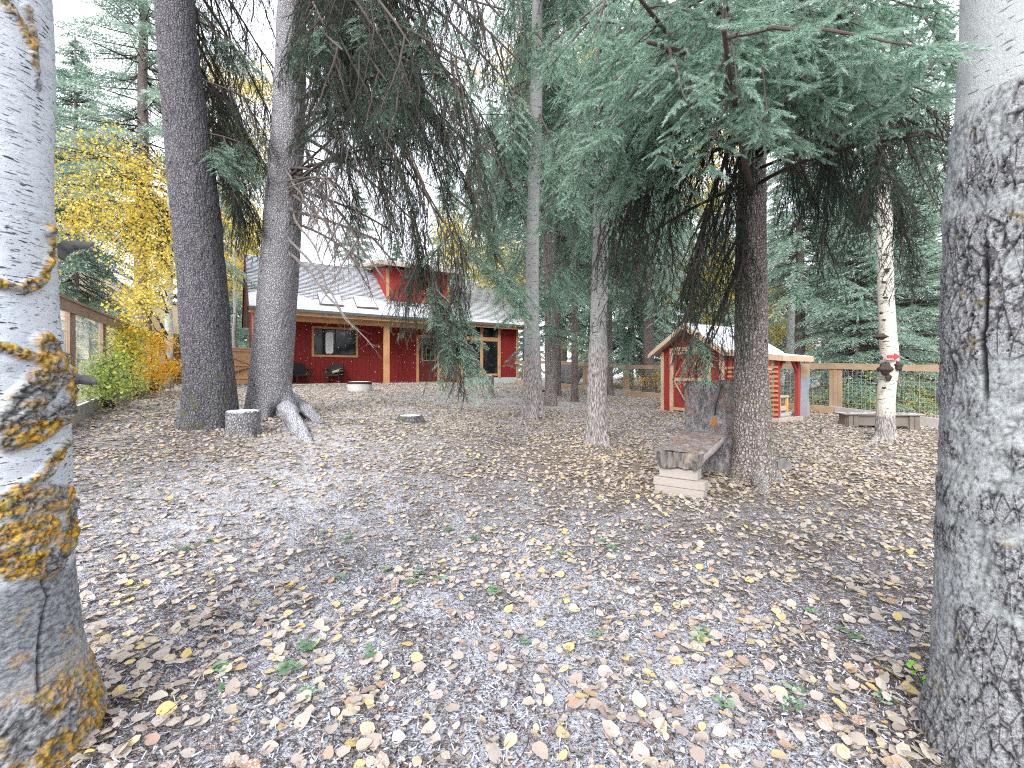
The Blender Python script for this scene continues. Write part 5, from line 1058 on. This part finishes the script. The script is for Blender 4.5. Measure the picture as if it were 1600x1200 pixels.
MB().prism([(.46, 1.75), (1.45, 1.75), (YM + .12, AP - .16), (YM - .12, AP - .16)], -.006, .026, lambda a, c, dp: (dp, a, c)).build('gable_panel', M_SRED, shed)
sdoor = fbox('door', .46, 1.45, .06, 1.615, -.012, .026, M_SRED)
for y0, y1, z0, z1 in ((.46, 1.45, .84, .93), (.46, 1.45, .06, .14), (.46, 1.45, 1.54, 1.612)): fbox('door_rail', y0, y1, z0, z1, -.030, -.013, M_STRIM, sdoor)
for a, b in (((1.42, .92), (.95, 1.53)), ((1.42, .85), (.95, .15)), ((.95, .15), (.48, .85)), ((.48, .92), (.95, 1.53))): MB().bar((-.021, a[0], a[1]), (-.021, b[0], b[1]), .015, .075, (1, 0, 0)).build('brace', M_STRIM, sdoor)
# roof with fascia boards, shingles and snow
ov = .2; z_e = EH - .02; sl = (AP - EH) / YM
for sgn in (-1, 1):
    ye = YM + sgn * (YM + ov); ze = AP - sl * (YM + ov)
    MB().prism([(YM, AP), (ye, ze), (ye, ze + .045), (YM, AP + .045)], -.28, SD + .25, lambda a, c, dp: (dp, a, c)).build('roof', M_SOFF, shed)
    MB().prism([(YM, AP + .05), (ye - sgn * .0, ze + .05), (ye, ze + .075), (YM, AP + .085)], -.26, SD + .24, lambda a, c, dp: (dp, a, c)).build('roof_snow', M_SNOW, shed)
    MB().prism([(YM, AP + .03), (ye, ze + .03), (ye, ze - .075), (YM, AP - .085)], -.32, -.281, lambda a, c, dp: (dp, a, c)).build('barge_board', M_STRIM, shed)
MB().raw([(.9, .42, AP - sl * .51 + .10), (1.35, .42, AP - sl * .51 + .10), (1.35, .22, AP - sl * .71 + .10), (.9, .22, AP - sl * .71 + .10), (.9, .42, AP - sl * .51 + .05), (1.35, .42, AP - sl * .51 + .05), (1.35, .22, AP - sl * .71 + .05), (.9, .22, AP - sl * .71 + .05)], [(0, 1, 2, 3), (0, 4, 5, 1), (1, 5, 6, 2), (2, 6, 7, 3), (3, 7, 4, 0)]).build('roof_vent', M_GUT, shed)
for z0, z1 in ((1.13, 1.20), (.0, .08)): bx('side_rail', M_STRIM, shed, .03, SD, -.03, -.002, z0, z1)
MB().bar((.1, -.015, .1), (.9, -.015, 1.1), .075, .02, (0, 1, 0)).build('side_brace', M_STRIM, shed)
# lean-to against the shed's side wall
lean = thing('lean_to', 'open lean-to with red posts and pale slats against the shed side', 'lean-to', local((Q[0], Q[1], g1(5.85, 10.1)), SHD, (.09, -1.235, 0)), SHD)
LW, LD = .95, 1.19
for x, y in ((0, 0), (LW - .09, 0), (0, LD - .1)): bx('post', M_DRED, lean, x, x + .09, y, y + .09, .10, 1.42)
for k in range(11): bx('slat', M_SLAT, lean, -.022, -.002, .0, LD, .16 + .105 * k, .21 + .105 * k, .003)
bx('base_board', M_PALEW, lean, -.03, -.002, -.03, LD, -.03, .11); bx('base_board', M_PALEW, lean, -.03, LW + .05, -.032, -.002, -.03, .115); bx('floor_board', M_GREYW, lean, 0, LW, 0, LD, .0, .09)
MB().prism([(-.16, 1.42), (LD, 1.62), (LD, 1.67), (-.16, 1.47)], -.12, LW + .22, lambda a, c, dp: (dp, a, c)).build('roof', M_GREYW, lean)
MB().prism([(-.16, 1.475), (LD, 1.675), (LD, 1.69), (-.16, 1.495)], -.11, LW + .21, lambda a, c, dp: (dp, a, c)).build('roof_snow', M_SNOW, lean)
bx('fascia', M_STRIM, lean, -.14, LW + .24, -.185, -.162, 1.36, 1.48); MB().prism([(-.16, 1.36), (LD, 1.54), (LD, 1.66), (-.16, 1.47)], -.145, -.121, lambda a, c, dp: (dp, a, c)).build('fascia', M_STRIM, lean)
for x, s in ((.09, 1), (LW - .09, -1)): MB().bar((x - .02 * s, .045, 1.12), (x + .2 * s, .045, 1.40), .05, .05, (0, 1, 0)).build('brace', M_DRED, lean)
bx('back_panel', M_PLY, lean, .1, LW, LD - .01, LD + .02, .1, 1.1)
t = thing('wooden_stool', 'yellow wooden stool standing under the lean-to roof', 'stool', local((Q[0], Q[1], g1(5.85, 10.1) + .09), SHD, (.52, -.95, 0)), SHD)
bx('top', M_PALEW, t, -.2, .2, -.2, .2, .46, .50); M_YW = mat_wood('yellow_wood', (.50, .30, .08), (.62, .40, .14), (12, 12, 3))
for sx in (-1, 1):
    for sy in (-1, 1): bx('leg', M_YW, t, sx * .16 - .035, sx * .16 + .035, sy * .16 - .025, sy * .16 + .025, 0, .459)
bx('stretcher', M_PALEW, t, -.12, .12, -.17, -.15, .16, .27)
t = thing('firewood', 'few dark split logs on the lean-to floor', 'firewood', local((Q[0], Q[1], g1(5.85, 10.1) + .09), SHD, (.42, -1.15, 0)), SHD)
for k in range(5): MB().tube([(rng.uniform(-.2, .0), -.02 + .04 * k, .04 + .02 * (k % 2)), (rng.uniform(.2, .45), .03 * k, .05 + .05 * (k % 2))], .035, 5).build('log', M_BK2, t)
b = np.array([*at(1256, 10.9), 0]); b[2] = g1(b[0], b[1]); t = thing('leaning_board', 'grey warped board with rusty top leaning at the lean-to corner', 'board', b, .25)
MB().prism([(-.13, -.05), (.04, -.05), (.17, .98), (-.11, .98)], -.02, .02, lambda a, c, dp: (a, dp, c)).build('grey_sheet', M_PLY, t); MB().prism([(-.11, .985), (.15, .985), (.15, 1.28), (-.11, 1.28)], -.02, .02, lambda a, c, dp: (a, dp, c)).build('wood_top', M_FWR, t)
MB().tube([(.14, .06, -.1), (.15, .08, .35), (.13, .1, .75)], [.09, .075, .06], 9).build('bark_log', M_BKD, t)

# ------------------------------------------------------------------ fences
def wire_panel(p0, p1, z00, z01, z10, z11, sp, wr, par):
    """welded wire between two points: z00/z01 bottom and top at p0, z10/z11 at p1"""
    p0 = np.array(p0); p1 = np.array(p1); L = np.linalg.norm(p1 - p0); nv = int(L / sp); nh = int((z01 - z00) / sp); d = (p1 - p0) / L; V = []; Fq = []
    def rib(a, b, off):
        b_ = len(V); V.extend([a - off, a + off, b + off, b - off]); Fq.append((b_, b_ + 1, b_ + 2, b_ + 3))
    nrm = np.array([-d[1], d[0], 0]); d3 = np.array([d[0], d[1], 0])
    for i in range(1, nv):
        s = i / nv; q = p0 + (p1 - p0) * s; zb = z00 + (z10 - z00) * s; zt = z01 + (z11 - z01) * s; a = np.array([*q, zb]); b = np.array([*q, zt]); rib(a, b, d3 * wr); rib(a, b, nrm * wr)
    for j in range(1, nh):
        s = j / nh; a = np.array([*p0, z00 + (z01 - z00) * s]); b = np.array([*p1, z10 + (z11 - z10) * s]); rib(a, b, np.array([0, 0, wr])); rib(a, b, nrm * wr)
    return add('wire_mesh', mesh('wire_mesh', V, Fq, [M_WIRE]), par, kind='stuff')
def fence(label, O, dirv, ks, topf, mat, capw=.14, railh=.14, sp=.06, boards_mat=None, double=.12, kerb=.16, frame=True, wr=.0022):
    dirv = np.array(dirv) / np.linalg.norm(dirv); ang = math.atan2(dirv[1], dirv[0]); O = np.array(O); pt = lambda k: O + dirv * k
    base = np.array([*pt(ks[0]), g1(*pt(ks[0]))]); t = thing('fence', label, 'fence', base, 0); nrm = np.array([-dirv[1], dirv[0]])
    if nrm @ (np.array([0, 8.0]) - O) < 0: nrm = -nrm            # towards the yard
    L3 = lambda k, z, n=0: tuple(np.array([*(pt(k) + nrm * n), z]) - base)
    up = (0, 0, 1)
    for i, k in enumerate(ks):
        zg = g1(*pt(k)); zt = topf(k)
        MB().bar(L3(k, zg - .2), L3(k, zt - .02), .09, .09, (*dirv, 0)).build('post', mat, t, bevel=.004)
        if double:
            for s in (-1, 1): MB().bar(L3(k + s * .095, zg + kerb, .012), L3(k + s * .095, zt - railh, .012), .09, .04, (nrm[0], nrm[1], 0)).build('post_board', mat, t)
    for a, b in zip(ks[:-1], ks[1:]):
        za, zb, ga, gb = topf(a), topf(b), g1(*pt(a)), g1(*pt(b))
        MB().bar(L3(a + .0, za, 0), L3(b - .004, zb, 0), capw, .035, up).build('cap_rail', mat, t)
        MB().bar(L3(a, za - railh / 2 - .02, .048), L3(b - .004, zb - railh / 2 - .02, .048), .035, railh, up).build('top_rail', mat, t)
        MB().bar(L3(a, ga + kerb / 2, .05), L3(b - .004, gb + kerb / 2, .05), .04, kerb + .1, up).build('bottom_board', boards_mat[ks.index(a) % len(boards_mat)] if boards_mat else mat, t)
        w_ = wire_panel(pt(a) - base[:2], pt(b) - base[:2], ga + kerb - base[2], za - .1 - base[2], gb + kerb - base[2], zb - .1 - base[2], sp, wr, t)
    return t
AD = np.array([-.53, .848])
fence('tall weathered wood fence with wire mesh and sloping cap rail behind the shrubs', (-6.3, 6.5), AD, [-4.0, -2.0, -.06, 1.93, 3.9, 5.8, 7.75, 9.7, 11.7], lambda k: CZ + 1.06 + .018 * k, M_FW, .16, .15, .07, [M_GREYW], .12, .2, wr=.0013)
fence('low cedar framed wire fence running behind the shed and crooked birch', (9.35, 10.0), AD, [-5.2, -2.8, -.43, 1.97, 4.37, 6.77, 9.2, 11.6, 14.0, 16.4, 18.8], lambda k: CZ + float(np.interp(k, [-6, -.43, 1.97, 9.2, 14, 19], [.12, .21, .32, .42, .74, .8])), M_FWR, .12, .11, .09, [M_GREYW, M_FWR], .14, .14, wr=.0018)
# plank gate between tall fence and house
gA = np.array([-12.6, 16.6]); gB = np.array([-10.55, 17.95]); gd = (gB - gA) / np.linalg.norm(gB - gA); gl = np.linalg.norm(gB - gA) + .25; gbz = -.34 + CZ
gate = thing('plank_gate', 'brown plank gate with diagonal braces between tall fence and house', 'gate', (*gA, gbz), math.atan2(gd[1], gd[0]))
x = 0.0
while x < gl - .05: bx('board', M_GATE, gate, x, min(gl, x + .138), -.012, .012, .06 + rng.uniform(-.01, .01), 1.42, .003); x += .15
for z in (.28, .78, 1.36): bx('rail', M_GATE, gate, 0, gl, -.045, -.014, z - .05, z + .05)
bx('cap_rail', M_FW, gate, -.05, gl + .05, -.07, .06, 1.425, 1.46)
for x0, x1 in ((.1, gl / 2), (gl / 2 + .1, gl - .05)): MB().bar((x0, -.06, 1.32), (x1, -.06, .82), .028, .09, (0, 1, 0)).build('brace', M_GATE, gate); MB().bar((x0, -.06, .30), (x1, -.06, .74), .028, .09, (0, 1, 0)).build('brace', M_GATE, gate)
for x in (-.06, gl / 2, gl + .0): bx('post', M_GATE, gate, x - .06, x + .06, .014, .12, -.2, 1.42)
# planter trough by the fence
pc = G(1372, 668); t = thing('planter_box', 'long grey wooden planter trough on the leaves behind the crooked birch', 'planter', pc, math.radians(-9)); pl = .71 * pc[1] / 10 * 1.0
pl = 50 / F_ * pc[1]
bx('side_board', M_PLANT, t, -pl, pl, -.16, -.13, .05, .26); bx('side_board', M_PLANT, t, -pl, pl, .13, .16, .05, .26)
for s in (-1, 1): bx('end_board', M_PLANT, t, s * pl - .015, s * pl + .015, -.129, .129, .05, .26)
bx('soil', M_TWIG, t, -pl + .02, pl - .02, -.128, .128, .1, .22)
for sx in (-1, 1):
    for off in (.06, .16): bx('leg', M_PLANT, t, sx * (pl - off) - .045, sx * (pl - off) + .045, -.195, -.162, -.06, .27)
for y0, y1 in ((-.23, -.10), (.10, .23)): bx('rim_board', M_PLANT, t, -pl - .08, pl + .08, y0, y1, .272, .305)
for s in (-1, 1): bx('rim_board', M_PLANT, t, s * (pl + .01) - .065, s * (pl + .01) + .065, -.098, .098, .272, .304)

# ------------------------------------------------------------------ neighbouring houses beyond the fences
def neighbour(label, x, y, rz, w_, d_, h_, rise, wall, roof, wins=()):
    t = thing('house', label, 'house', (x, y, g1(x, y) - .1), rz)
    MB().prism([(0, 0), (w_, 0), (w_, h_), (w_ / 2, h_ + rise), (0, h_)], 0, d_, lambda a, c, dp: (a, dp, c)).build('wall', wall, t)
    sl_ = rise / (w_ / 2); o_ = .5
    for s in (-1, 1):
        e = w_ / 2 + s * (w_ / 2 + o_); ze = h_ + rise - sl_ * (w_ / 2 + o_)
        MB().prism([(w_ / 2, h_ + rise + .02), (e, ze + .02), (e, ze + .16), (w_ / 2, h_ + rise + .16)], -.5, d_ + .5, lambda a, c, dp: (a, dp, c)).build('roof', roof, t)
    m = MB()
    for k in range(int((h_ + rise) / .2)):
        z = .2 * k; a0 = 0 if z < h_ else (z + .2 - h_) / sl_; 
        if a0 < w_ / 2 - .2: m.prism([(a0, z), (w_ - a0, z), (w_ - a0, z + .19), (a0, z + .19)], -.03, -.002, lambda a, c, dp: (a, dp, c))
    m.build('siding', wall, t, kind='stuff')
    for x0, x1, z0, z1 in wins:
        wv = bx('window', M_GLASS, t, x0, x1, -.05, -.032, z0, z1); MB().box(x0 - .1, x1 + .1, -.07, -.033, z1, z1 + .1).box(x0 - .1, x1 + .1, -.07, -.033, z0 - .1, z0).box(x0 - .1, x0, -.07, -.033, z0, z1).box(x1, x1 + .1, -.07, -.033, z0, z1).build('window_frame', M_WHITE, wv)
    return t
xe, ye = at(126, 15.5); neighbour('beige neighbouring house whose gable peeks past the orange crusted birch', xe - 6.9, ye, .15, 6.4, 9, 2.6, 2.3, M_BEIGE, M_SOFF, [(1.5, 2.7, .9, 2.1)])
xe, ye = at(1185, 34); neighbour('pale grey neighbouring house behind the spruces beyond the lean-to', xe, ye, -.1, 8.5, 8, 3.3, 1.6, M_LGREY, M_SNOW, [(1.2, 2.6, 1.2, 2.6), (5.0, 6.4, 1.2, 2.6)])

# ------------------------------------------------------------------ fallen leaves, needle litter, weeds, twigs
def leaf_shape(g, n=12):
    """one aspen leaf, 1 unit long: rounded blade with a pointed tip, curled and folded a little"""
    V = [(0, .0, 0)]; cu = g.uniform(-.25, .35); fo = g.uniform(-.1, .3)
    for i in range(n):
        a = 2 * PI * i / n; x = .5 * math.cos(a) + .04; r_ = .44 * math.sin(a) * (1 - .22 * math.cos(a)) * (1 + .05 * math.sin(9 * a)); x += .10 * max(0, math.cos(a)) ** 8
        V.append((x, r_, cu * (x * x) + fo * abs(r_) + .03 * math.sin(5 * a + cu * 9)))
    V += [(-.46, .012, .0), (-.46, -.012, .0), (-.85, .06 * math.sin(cu * 30), .03)]
    return np.array(V), [(0, 1 + i, 1 + (i + 1) % n) for i in range(n)] + [(n + 1, n + 2, n + 3)]
LV = [leaf_shape(np.random.default_rng(300 + i)) for i in range(12)]
LM = [mesh('leaf', v, f, [M_LEAF], smooth=True) for v, f in LV]
def scatter(n, d0, d1, spread=1.45):
    d = np.sqrt(rng.uniform(d0 ** 2, d1 ** 2, n)); X = rng.uniform(-spread, spread, n); return np.stack([X * d, d], 1)
# clumped: more leaves on the bench side, fewer where the snow lies
def keep(xy, lo=.35):
    p = np.stack([xy[:, 0], xy[:, 1], 0 * xy[:, 0]], 1); c = .62 + .55 * fbm(p * .9, 17, 3) + .16 * sstep(-2, 3, xy[:, 0] - .1 * xy[:, 1]) - 1.6 * np.clip(snow_at(xy[:, 0], xy[:, 1]), -.1, .25); return rng.random(len(xy)) < np.clip(c, lo, 1)
near = scatter(27000, .9, 5.5); near = near[keep(near)]
sz = .020 + .040 * rng.random(len(near)) ** 1.7; order = np.argsort(near[:, 1] / sz - 1e3 * ((np.abs(near[:, 0] / near[:, 1]) < 1.1) & (near[:, 1] > 1.45) & (near[:, 1] < 3.4)))
pick = order[:300]; rest = order[300:]
zz = gzb(near[:, 0], near[:, 1])
for i in pick:
    o = add('leaf', LM[rng.integers(12)], ground, (near[i, 0], near[i, 1], zz[i] + .010 + rng.uniform(0, .012)), (rng.normal(0, .28), rng.normal(0, .28), rng.uniform(0, 6.28))); s = sz[i] * 1.05; o.scale = (s, s, s)
def rot_all(V0, n, yaw, pit, rol):
    cy, sy, cp, sp_, cr_, sr = np.cos(yaw), np.sin(yaw), np.cos(pit), np.sin(pit), np.cos(rol), np.sin(rol)
    R = np.empty((n, 3, 3)); R[:, 0] = np.stack([cy * cp, cy * sp_ * sr - sy * cr_, cy * sp_ * cr_ + sy * sr], 1); R[:, 1] = np.stack([sy * cp, sy * sp_ * sr + cy * cr_, sy * sp_ * cr_ - cy * sr], 1); R[:, 2] = np.stack([-sp_, cp * sr, cp * cr_], 1)
    return np.einsum('nij,kj->nki', R, V0)
VV, FFs, RR = [], [], []; off = 0
def emit(xy, size, V0, F0, tilt, lift):
    global off
    n = len(xy); v = rot_all(np.asarray(V0, float), n, rng.uniform(0, 6.28, n), rng.normal(0, tilt, n), rng.normal(0, tilt, n)) * size[:, None, None]
    v[:, :, :2] += xy[:, None, :]; v[:, :, 2] += (gzb(xy[:, 0], xy[:, 1]) + lift + rng.uniform(0, .012, n))[:, None]
    F0 = np.asarray(F0); k = len(V0); VV.append(v.reshape(-1, 3)); FFs.append((F0[None] + (off + np.arange(n) * k)[:, None, None]).reshape(-1, F0.shape[1])); RR.append(np.repeat(rng.random(n), k)); off += n * k
xy = near[rest]
hx = xy[:, 1] >= 2.9; xyh, szh = xy[hx], sz[rest][hx]; szn = sz[rest][~hx]; xy = xy[~hx]
for j in range(12):
    s_ = np.arange(len(xy)) % 12 == j; emit(xy[s_], szn[s_], LV[j][0][:13], [f for f in LV[j][1][:12]], .26, .010)
hexa = np.array([(0, 0, .06)] + [(.5 * math.cos(a), .42 * math.sin(a), .0) for a in np.arange(6) * PI / 3]); hf = [(0, 1 + i, 1 + (i + 1) % 6) for i in range(6)]
emit(xyh, szh, hexa, hf, .28, .010)
mid = scatter(88000, 5.0, 12, 1.3); mid = mid[keep(mid)]; emit(mid, rng.uniform(.026, .062, len(mid)), hexa, hf, .30, .012)
ring = []
for u, v, r0, r1_, n_ in [(1178, 748, .26, .7, 260), (328, 668, .5, 1.0, 300), (422, 650, .42, .9, 260), (930, 694, .2, .5, 120), (832, 652, .25, .55, 120), (1385, 688, .22, .5, 140), (380, 680, .24, .45, 90), (1065, 765, .3, .75, 160)]:
    c = G(u, v); a = rng.uniform(0, 6.28, n_); q = r0 + (r1_ - r0) * rng.random(n_) ** 1.6; ring.append(np.stack([c[0] + q * np.cos(a), c[1] + q * np.sin(a)], 1))
for D_, al_, r0 in [(2.25, al, .25), (2.25, al2, .28)]:
    a = rng.uniform(0, 6.28, 160); q = r0 + .35 * rng.random(160) ** 1.6; ring.append(np.stack([D_ * math.sin(al_) + q * np.cos(a), D_ * math.cos(al_) + q * np.sin(a)], 1))
ring = np.vstack(ring); emit(ring, rng.uniform(.03, .06, len(ring)), hexa, hf, .45, .022)
far = scatter(120000, 11, 27, 1.2); far = far[keep(far, .5)]; emit(far, rng.uniform(.045, .08, len(far)), hexa[[0, 1, 2, 4, 5]], [(1, 2, 3), (1, 3, 4)], .32, .02)
litter = add('fallen_leaves', mesh('fallen_leaves', np.vstack(VV), np.vstack(FFs), [M_LIT], attrs={'r': np.concatenate(RR)}), kind='stuff')
# needles, chips and bark bits between the leaves
def mat_vcol():
    M = NM('needle_bits', .9, .1); M.col(M.attr('col', 'Color')); return M.m
n = 110000; d = .9 + 6.5 * rng.random(n) ** 1.3; xy = np.stack([rng.uniform(-1.45, 1.45, n) * d, d], 1)
yaw = rng.uniform(0, 6.28, n); L = rng.uniform(.006, .034, n); w_ = rng.uniform(.0008, .0032, n) * (1 + (rng.random(n) < .04) * 1.5); ti = rng.normal(0, .35, n)
dv = np.stack([np.cos(yaw) * np.cos(ti), np.sin(yaw) * np.cos(ti), np.sin(ti)], 1) * L[:, None]; wv = np.stack([-np.sin(yaw), np.cos(yaw), rng.normal(0, .4, n)], 1) * w_[:, None]
c0 = np.stack([xy[:, 0], xy[:, 1], gzb(xy[:, 0], xy[:, 1]) + .006 + .010 * rng.random(n)], 1)
V = np.stack([c0 - dv / 2 - wv, c0 + dv / 2 - wv * .6, c0 + dv / 2 + wv * .6, c0 - dv / 2 + wv], 1).reshape(-1, 3)
pal = np.array([(.045, .034, .032), (.11, .078, .062), (.19, .135, .11), (.25, .20, .17), (.40, .42, .48), (.54, .56, .62), (.36, .32, .29), (.17, .10, .085)]); pi_ = rng.choice(8, n, p=[.19, .17, .13, .11, .17, .05, .11, .07])
add('needle_litter', mesh('needle_litter', V, np.arange(4 * n).reshape(-1, 4), [mat_vcol()], attrs={'col': np.repeat(pal[pi_] * rng.uniform(.9, 1.4, (n, 1)), 4, 0)}), kind='stuff')
# twigs
tw = MB()
for i in range(230):
    d = rng.uniform(1.5, 7); x = rng.uniform(-1.2, 1.2) * d; a = rng.uniform(0, 6.28); L = rng.uniform(.06, .32); r_ = rng.uniform(.0012, .0035); z = g1(x, d); pts = []
    for k in range(4):
        s = k / 3; px, py = x + math.cos(a) * L * s + rng.normal(0, .006), d + math.sin(a) * L * s + rng.normal(0, .006); pts.append((px, py, float(gzb([px], [py])[0]) + .014 + .02 * rng.random()))
    tw.tube(pts, [r_, r_, r_ * .8, r_ * .4], 4)
tw.build('twig_litter', M_TWIG, None, kind='stuff')
# little green weeds
def weed_mesh(seed):
    g = np.random.default_rng(seed); V, Fq, r = [], [], []
    for i in range(g.integers(5, 11)):
        a = g.uniform(0, 6.28); l = g.uniform(.02, .05); s = g.uniform(.016, .032); el = g.uniform(.5, 1.2); c = np.array([math.cos(a) * l * math.cos(el), math.sin(a) * l * math.cos(el), l * math.sin(el) * .8]); rv = g.random()
        b = len(V); V += [(0, 0, 0), (.002, 0, 0), tuple(c)]; Fq.append((b, b + 1, b + 2)); r += [rv] * 3
        for k in range(3):
            q = a + (k - 1) * 1.5; d_ = np.array([math.cos(q), math.sin(q), g.uniform(-.2, .3)]); x = np.array([-math.sin(q), math.cos(q), .0]); b = len(V)
            for p in (c, c + d_ * s * .5 + x * s * .42, c + d_ * s, c + d_ * s * .5 - x * s * .42): V.append(tuple(p)); r.append(rv)
            Fq.append((b, b + 1, b + 2, b + 3))
    return mesh('weed', V, Fq, [M_WEED], attrs={'r': r})
WM = [weed_mesh(400 + i) for i in range(6)]
wp = [(475, 1095), (350, 1090), (480, 1020), (1130, 1105), (1090, 1000), (640, 920), (655, 905), (500, 840), (545, 842), (505, 832), (540, 850), (955, 862), (1235, 1105), (1240, 1080), (740, 845), (760, 860), (700, 830), (1270, 968), (880, 865), (200, 770), (215, 762), (345, 1065), (290, 860), (600, 900), (620, 960), (580, 1030), (450, 1060), (930, 990), (1010, 830), (940, 850), (1100, 990), (1145, 700), (240, 640), (260, 720), (190, 715), (205, 720), (160, 690), (1330, 1000), (1380, 1090), (860, 640), (870, 650), (1258, 748), (430, 760), (560, 700), (330, 850), (265, 905), (820, 1000), (775, 925), (530, 915), (690, 905)]
for i, (u, v) in enumerate(wp):
    b = G(u, v); o = add('weed', WM[i % 6], None, (b[0], b[1], float(gzb([b[0]], [b[1]])[0]) + .004), (0, 0, rng.uniform(0, 6.28))); s = rng.uniform(.55, 1.1); o.scale = (s, s, s)
    o['label'] = 'tiny green weed sprouting between the fallen leaves'; o['category'] = 'weed'; o['group'] = 'green weeds among the leaves'
o = thing('seedling', 'lime green seedling at the foot of the thick grey aspen', 'seedling', G(1442, 1076)); m = MB()
MB().tube([(0, 0, 0), (-.02, 0, .04), (-.05, 0, .09)], .0025, 4).build('stem', M_TWIG, o)
for (x, y, z) in ((-.05, 0, .09), (.0, -.01, .03), (-.03, 0, .06), (.02, .0, .02)): add('leaf', LM[3], o, (x, y, z), (.8, .2, rng.uniform(0, 6))).scale = (.04, .04, .04)
for ch in o.children:
    if ch.name.startswith('leaf'):
        ch.data = ch.data.copy(); ch.data.materials[0] = mat_plain('lime_leaf', (.22, .50, .04))
# snowflakes drifting before the house
n = 520; c0 = np.stack([rng.uniform(-7.5, 1.5, n), rng.uniform(8, 20, n), rng.uniform(.6, 4.5, n)], 1); s = rng.uniform(.005, .011, n)[:, None]; e = rng.normal(0, 1, (n, 3)); f = rng.normal(0, 1, (n, 3)); e = unit(e) * s; f = unit(np.cross(e, f)) * s; g3 = unit(np.cross(e, f)) * s
V = np.stack([c0 + e, c0 + f, c0 - e, c0 - f, c0 + g3, c0 - g3], 1).reshape(-1, 3); q8 = np.array([(0, 1, 4), (1, 2, 4), (2, 3, 4), (3, 0, 4), (1, 0, 5), (2, 1, 5), (3, 2, 5), (0, 3, 5)])
add('falling_snow', mesh('falling_snow', V, (q8[None] + (np.arange(n) * 6)[:, None, None]).reshape(-1, 3), [M_SNOW]), kind='stuff')
